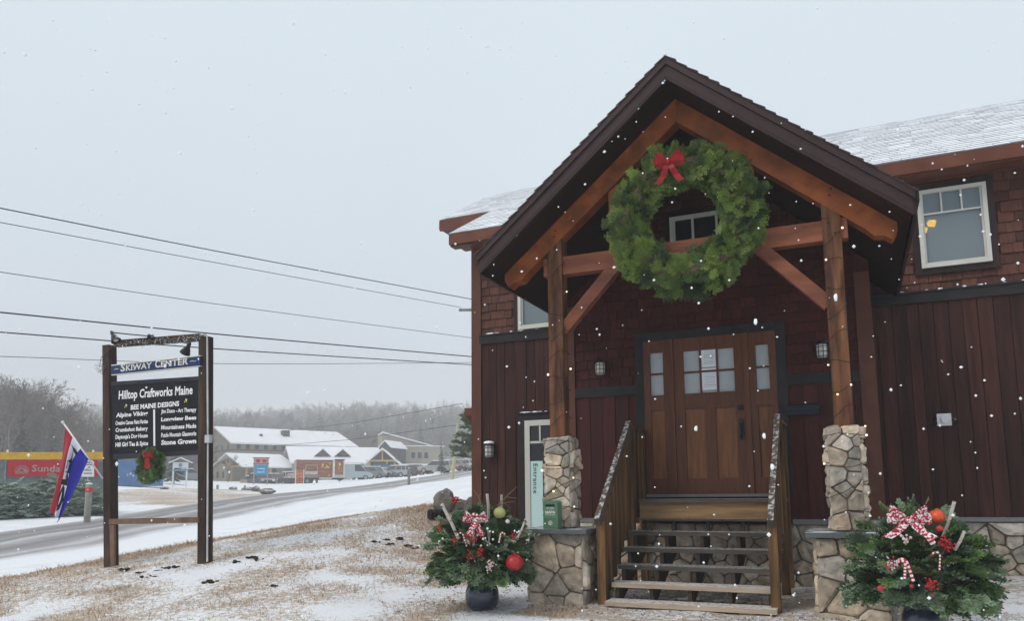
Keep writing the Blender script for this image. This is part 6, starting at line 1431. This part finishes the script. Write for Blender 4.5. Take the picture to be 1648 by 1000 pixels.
# big pine by the shop corner and yellow pole
c = Gd(768, 765, 40); th = thing('pine_tree', 'green pine leaning out from behind the left corner of the shop', 'tree', c); rr2 = random.Random(4)
PINE = mat('pine_needles', (.05, .085, .035), .7, var=.3, tint=.4, bump=0, tinthue=(.09, .13, .05), snow=.4, sn_thr=.52)
m = MB(); m.tube([c-Z3*.3, c+Z3*1.8, c+Z3*3.3], .10, 8, r1=.03); m.build('trunk', BARK, th); m = MB(); mt_ = MB()
for i in range(64):
    z = .7+2.5*rr2.random(); a = rr2.uniform(0, 6.28); L_ = (1.6-.38*(z-.7))*rr2.uniform(.6, 1.05); d = Vector((math.cos(a), math.sin(a), .12)); mt_.tube([c+Z3*z, c+Z3*z+d*L_], .02, 4, 0, .5, r1=.008)
    for k in range(9):
        f = rr2.uniform(.35, 1); q2 = c+Z3*z+d*L_*f; dd = d+Vector((rr2.uniform(-.9, .9), rr2.uniform(-.9, .9), rr2.uniform(-.1, .7))); m.tmpl(rr2.choice(JT), frame(dd, Z3, rr2.uniform(-1, 1))*rr2.uniform(.3, .5), q2, 0, rr2.random())
m.build('crown', PINE, th); mt_.build('branches', BARK, th)
q = Gd(727, 769, 44); m = MB(); tp_ = P(737, 682, 44); m.tube([q-Z3*.2, tp_], .11, 8, r1=.08); tag(m.build('yellow_pole', mat('pale_yellow', (.42, .41, .24), .6, var=.1, bump=0), org=q), 'slightly leaning pale yellow pole beside the pine at the shop corner', 'pole')
# small leafless tree and lamp post by the lodge
c = Gd(710, 768, 100); m = MB(); inst(m, CT2[0], c, (796-706)*100/1237.6-c.z, 0); tag(m.build('fir_tree', CONF, org=c), 'grey-green fir at the right end of the tan hall beside the yellow pole', 'tree', 'dark firs in the distance')
c = Gd(364, 775, 95); m = MB(); inst(m, BT[1], c, 4.2, 0); tag(m.build('bare_tree', BARE, org=c), 'small leafless tree before the lodge canopy wall', 'tree', 'bare trees at the front of the wood')

# ------------------------------------------------------------------ boulders, pipe, debris
ROCK = mat('boulder', (.15, .14, .125), .85, var=.45, scale=5, tint=.15, bump=.9, bscale=9, snow=.55, sn_thr=.5, sn_scale=4)
def rock(px_, py_, D, r, sq, lab, sink=.3, seed=0):
    c = Gd(px_, py_, D); m = MB(); rr3 = random.Random(seed); bm = bmesh.new(); bmesh.ops.create_icosphere(bm, subdivisions=3, radius=1)
    V = []
    for v in bm.verts:
        p = v.co; k = 1+.28*mn.noise(p*1.1+Vector((seed*3.1, 0, 0)))+.10*mn.noise(p*3+Vector((0, seed, 0)))
        for pl_ in range(4): pass
        V.append(c+Vector((p.x*sq[0], p.y*sq[1], p.z*sq[2]))*r*k+Z3*r*sq[2]*(1-sink*2)*.9)
    m.add(V, [tuple(v.index for v in f.verts) for f in bm.faces], 0, rr3.random()); bm.free(); tag(m.build('boulder', ROCK, org=c, smooth=False), lab, 'boulder', 'boulders')
rock(716, 812, 15.5, .32, (.75, .6, .85), 'large dark grey boulder at the mound edge behind the left planter', .1, 1)
rock(741, 806, 16, .24, (1.1, .7, .6), 'snow-capped flat boulder between the big boulder and the shop corner', .15, 2)
rock(764, 797, 15.2, .26, (.8, .7, .95), 'rounded boulder touching the left corner of the shop', .15, 3)
rock(430, 796, 47, .36, (1.7, .8, .55), 'long low boulder at the right tip of the tan grass', .15, 4)
rock(412, 791, 50, .32, (.9, .7, .7), 'dark boulder left of the long low boulder', .2, 5)
rock(398, 789, 52, .30, (1.5, .8, .5), 'wide flat boulder right of the short post in the tan grass', .25, 6)
rock(375, 788, 54, .28, (1.2, .8, .6), 'small boulder at the back edge of the tan grass', .2, 7)
rock(264, 790, 46, .22, (1.5, .8, .5), 'small black rock on the tan grass seen through the directory sign', .2, 8)
c = Gd(703, 822, 14.6); th = thing('drain_pipe', 'black corrugated drain pipe end poking from the mound', 'pipe', c); vr = vright(c); vv = Vector((-vr.y, vr.x, 0))
m = MB(); d_ = (vr*.9+vv*.35).normalized(); 
prof = []
for k in range(9): prof += [(.095, k*.04), (.105, k*.04+.015), (.105, k*.04+.025), (.095, k*.04+.04)]
m.lathe(prof+[(.08, .36), (.08, .05), (.08, 0)], c+Z3*.09-d_*.16, 18, tuple(d_)); m.build('pipe', mat('black_plastic', (.012, .012, .013), .5, bump=0), th)
DEB = mat('dark_clod', (.03, .024, .02), .95, var=.3, bump=.5); rr = random.Random(12)
for i, (px_, py_, D) in enumerate([(603, 876, 12.3), (622, 872, 12.4), (644, 871, 12.6), (656, 882, 11.9), (668, 885, 11.7), (630, 880, 12), (405, 899, 12), (412, 903, 11.9), (378, 909, 11.9), (268, 918, 11.6), (280, 917, 11.6), (255, 922, 11.5), (238, 932, 11.1), (226, 925, 11.4), (200, 920, 11.7), (340, 940, 10.6), (436, 948, 10.1)]):
    q = P(px_, py_, 12)   # find the ground under the pixel
    for D2 in np.arange(7, 20, .1):
        q = P(px_, py_, D2)
        if q.z < gz(q.x, q.y): break
    q.z = gz(q.x, q.y)+.005; m = MB()
    for k in range(rr.randint(3, 7)): m.ball(q+Vector((rr.gauss(0, .05), rr.gauss(0, .04), rr.uniform(0, .02))), rr.uniform(.012, .030), 7, sq=(rr.uniform(.8, 2.2), rr.uniform(.6, 1.4), rr.uniform(.35, .8)), jit=.8)
    lb_ = ['leftmost ragged dark clod in the mound of the upper lawn', 'dark clod in the mound cluster, second from its left', 'flat dark clod at the back of the mound cluster', 'upright dark clod at the front right of the mound cluster', 'rightmost dark clod of the mound cluster', 'dark clod in the middle of the mound cluster', 'pointed dark clod right of the directory sign', 'low clod just right of the pointed clod by the sign', 'dark clod close to the foot of the right sign post', 'dark clod between the sign posts, right one of a pair', 'rightmost of the clods lying between the sign posts', 'middle clod of those lying between the sign posts', 'dark clod nearest the viewer between the sign posts', 'small clod below the lower rail of the sign, left of centre', 'small clod beside the foot of the left sign post', 'lone dark clod on the lawn in front of the right sign post', 'lone clod on the snowy lawn well right of the sign'][i]
    tag(m.build('dirt_clod', DEB, org=q), lb_, 'dirt clod', 'dark clods scattered on the lawn')

# ------------------------------------------------------------------ utility pole behind the shop and its wires
c = Gd(795, 770, 39); th = thing('utility_pole', 'utility pole hidden behind the shop corner with one grey crossarm end showing', 'utility pole', c)
m = MB(); m.tube([c-Z3*.3, c+Z3*13.0], .15, 10, r1=.11); m.build('pole', BARK, th)
m = MB(); a, b = P(739, 499.5, 38.4), P(850, 497, 40); m.beam(a, b, .12, .12); m.build('crossarm', mat('crossarm', (.22, .21, .2), .8, bump=0), th)
for px_ in (741, 760): m = MB(); q = P(px_, 496, 38.5); m.lathe([(.05, -.08), (.07, -.04), (.05, 0), (.07, .04), (.03, .09)], q, 8); m.build('insulator', GRYB, th)
WIR = mat('wire_dark', (.03, .03, .035), .6, var=0, tint=0, bump=0)
for (yl, ym, xr, yr, r, lab) in ((335, 410.5, 800, 489.5, .021, 'topmost power line, sloping down to the shop eave'), (358, 429, 741, 495, .014, 'thin second power line ending at the crossarm'), (438, 494, 800, 549.5, .013, 'thin middle power line above the sign'), (503, 541, 800, 578, .026, 'thick cable passing just above the directory sign'), (535, 564, 800, 590, .022, 'lower thick cable crossing behind the sign top'), (574, 586, 800, 583.5, .011, 'faint lowest wire behind the blue name board')):
    A_, C_ = P(0, yl, 24), P(xr, yr, 39); B_ = P(380, ym, 24+15*.42)
    M0 = A_+(A_-B_)*.9; M0.z += .0
    pts = spline([M0, A_, B_, C_], 10); m = MB(); m.tube(pts, r, 5, 0, .5)
    if yl == 438: pass
    tag(m.build('power_line', WIR, org=A_), lab, 'power line', 'overhead lines')
for (x0_, y0_, x1_, y1_, lab) in ((450, 695, 745, 650, 'faint upper wire beyond the lodge, rising to the right'), (440, 718, 742, 684, 'faint lower wire crossing in front of the lodge roof')):
    A_, B_ = P(x0_, y0_, 90), P(x1_, y1_, 60); m = MB(); m.tube([A_, A_.lerp(B_, .5)-Z3*.25, B_], .022, 4, 0, .5); tag(m.build('power_line', WIR, org=A_), lab, 'power line', 'overhead lines')

# ------------------------------------------------------------------ dry grass, gravel
DRY = mat('dry_grass', (.48, .34, .21), .9, var=.2, scale=3, tint=.35, bump=0, tinthue=(.42, .32, .23))
rs = np.random.RandomState(3); V = []; Fc = []; T = []; cnt = 0
N_ = 300000; xs = rs.uniform(-20, -2.6, N_); ys = rs.uniform(4.5, 21, N_)
ii = np.clip(np.searchsorted(gx, xs)-1, 0, nx-1); jj = np.clip(np.searchsorted(gy, ys)-1, 0, len(gy)-1); gg = gm[jj*nx+ii]; zz_ = Z[jj*nx+ii]
keep = rs.rand(N_) < np.clip((gg-.2)*.95, 0, .85); dist = np.hypot(xs, ys); keep &= rs.rand(N_) < np.clip(1.4-dist/26, .25, 1)
for x, y, z, g, dd in zip(xs[keep], ys[keep], zz_[keep], gg[keep], dist[keep]):
    a = rs.rand()*6.2832; h = rs.uniform(.018, .05)*(1+.8*max(0, g-.6)); w = .0028+.00033*dd; l = rs.uniform(.4, 1.6)*h; ca, sa = math.cos(a), math.sin(a); b = len(V); th_ = rs.rand()*6.28
    V += [(x-sa*w, y+ca*w, z-.01), (x+sa*w, y-ca*w, z-.01), (x+math.cos(th_)*l, y+math.sin(th_)*l, z+h)]; Fc.append([b, b+1, b+2]); T.append(float(rs.rand()))
m = MB(); m.v = V; m.f = Fc; m.m = [0]*len(Fc); m.t = T; tag(m.build('dry_grass', DRY), 'short dry tan grass poking through the thin snow', 'grass', kind='stuff')
GRV = mat('gravel', (.20, .175, .15), .9, var=.3, tint=.5, bump=0, tinthue=(.34, .32, .30)); m = MB(); O8 = (np.array([(1, 0, 0), (0, 1, 0), (-1, 0, 0), (0, -1, 0), (0, 0, .7), (0, 0, -.7)], float), [(0, 1, 4), (1, 2, 4), (2, 3, 4), (3, 0, 4), (1, 0, 5), (2, 1, 5), (3, 2, 5), (0, 3, 5)])
for i in range(7000):
    x = R.uniform(-4.6, 3.2); y = R.uniform(6.9, 9.9)
    if R.random() > (1.0 if -3.0 < x < 1.2 and y > 7.4 else .16): continue
    if y < 7.5 and R.random() < .4: continue
    g, z = gm_at(x, y); s_ = R.uniform(.006, .017); a = R.uniform(0, 6.28); m.tmpl(O8, np.array([[math.cos(a), -math.sin(a), 0], [math.sin(a), math.cos(a), 0], [0, 0, R.uniform(.5, 1)]])*s_, (x, y, z+.002), 0, R.random())
tag(m.build('gravel', GRV), 'loose gravel and dirt round the foot of the stairs', 'gravel', kind='stuff')
LEAF = mat('dead_leaf', (.22, .10, .045), .9, var=.3, tint=.4, bump=0); m = MB()
for i in range(420):
    x = R.uniform(-5, 1.6); y = R.uniform(7.6, 9.8) if R.random() < .7 else R.uniform(7, 8); g, z = gm_at(x, y); c = Vector((x, y, z+.012)); a = R.uniform(0, 6.28); s_ = R.uniform(.012, .03); u = Vector((math.cos(a), math.sin(a), R.uniform(-.3, .3))); v = Vector((-math.sin(a), math.cos(a), R.uniform(-.3, .5)))*.5
    m.add([c-u*s_, c-v*s_, c+u*s_, c+v*s_], [(0, 1, 2, 3)], 0, R.random())
tag(m.build('fallen_leaves', LEAF), 'small brown leaves blown round the stairs and piers', 'leaves', kind='stuff')

# ------------------------------------------------------------------ falling snow and haze
rr = random.Random(77); m = MB(); FL = mat('snowflake', (.9, .92, .95), .8, var=0, tint=0, bump=0)
for i in range(720):
    D = rr.uniform(2.6, 8.0)**1.0; q = P(rr.uniform(-60, 1700), rr.uniform(-40, 1040), D)
    if q.y > 7.5: continue
    r = rr.choice((.003, .0035, .004, .005, .007))*(.85+.12*D)
    m.tmpl(O8, np.eye(3)*r*np.array([1, 1, rr.uniform(1.1, 1.8)]), q, 0, .5)
for (x, y, D) in ((1216, 518, 2.6), (1345, 479, 2.2), (1243, 752, 2.5), (1230, 702, 2.7), (1120, 690, 3)):
    q = P(x, y, D); m.ball(q, .0078, 8, sq=(.8, .8, 1.35), jit=.5)
tag(m.build('falling_snow', FL, smooth=True), 'loose white snowflakes drifting through the air', 'snowfall', kind='stuff')
hv = bpy.data.materials.new('haze_volume'); hv.use_nodes = True; n = hv.node_tree; n.nodes.clear(); o_ = n.nodes.new('ShaderNodeOutputMaterial'); v_ = n.nodes.new('ShaderNodeVolumePrincipled')
v_.inputs['Color'].default_value = (.97, .98, 1.0, 1); v_.inputs['Density'].default_value = .0018; v_.inputs['Anisotropy'].default_value = 0.0
n.links.new(v_.outputs[0], o_.inputs['Volume'])
m = MB(); m.box(-1000, 700, -220, 1300, -6, 95); m.build('haze', hv, kind='stuff', label='thin pale winter mist fading the far trees and hills', cat='mist')
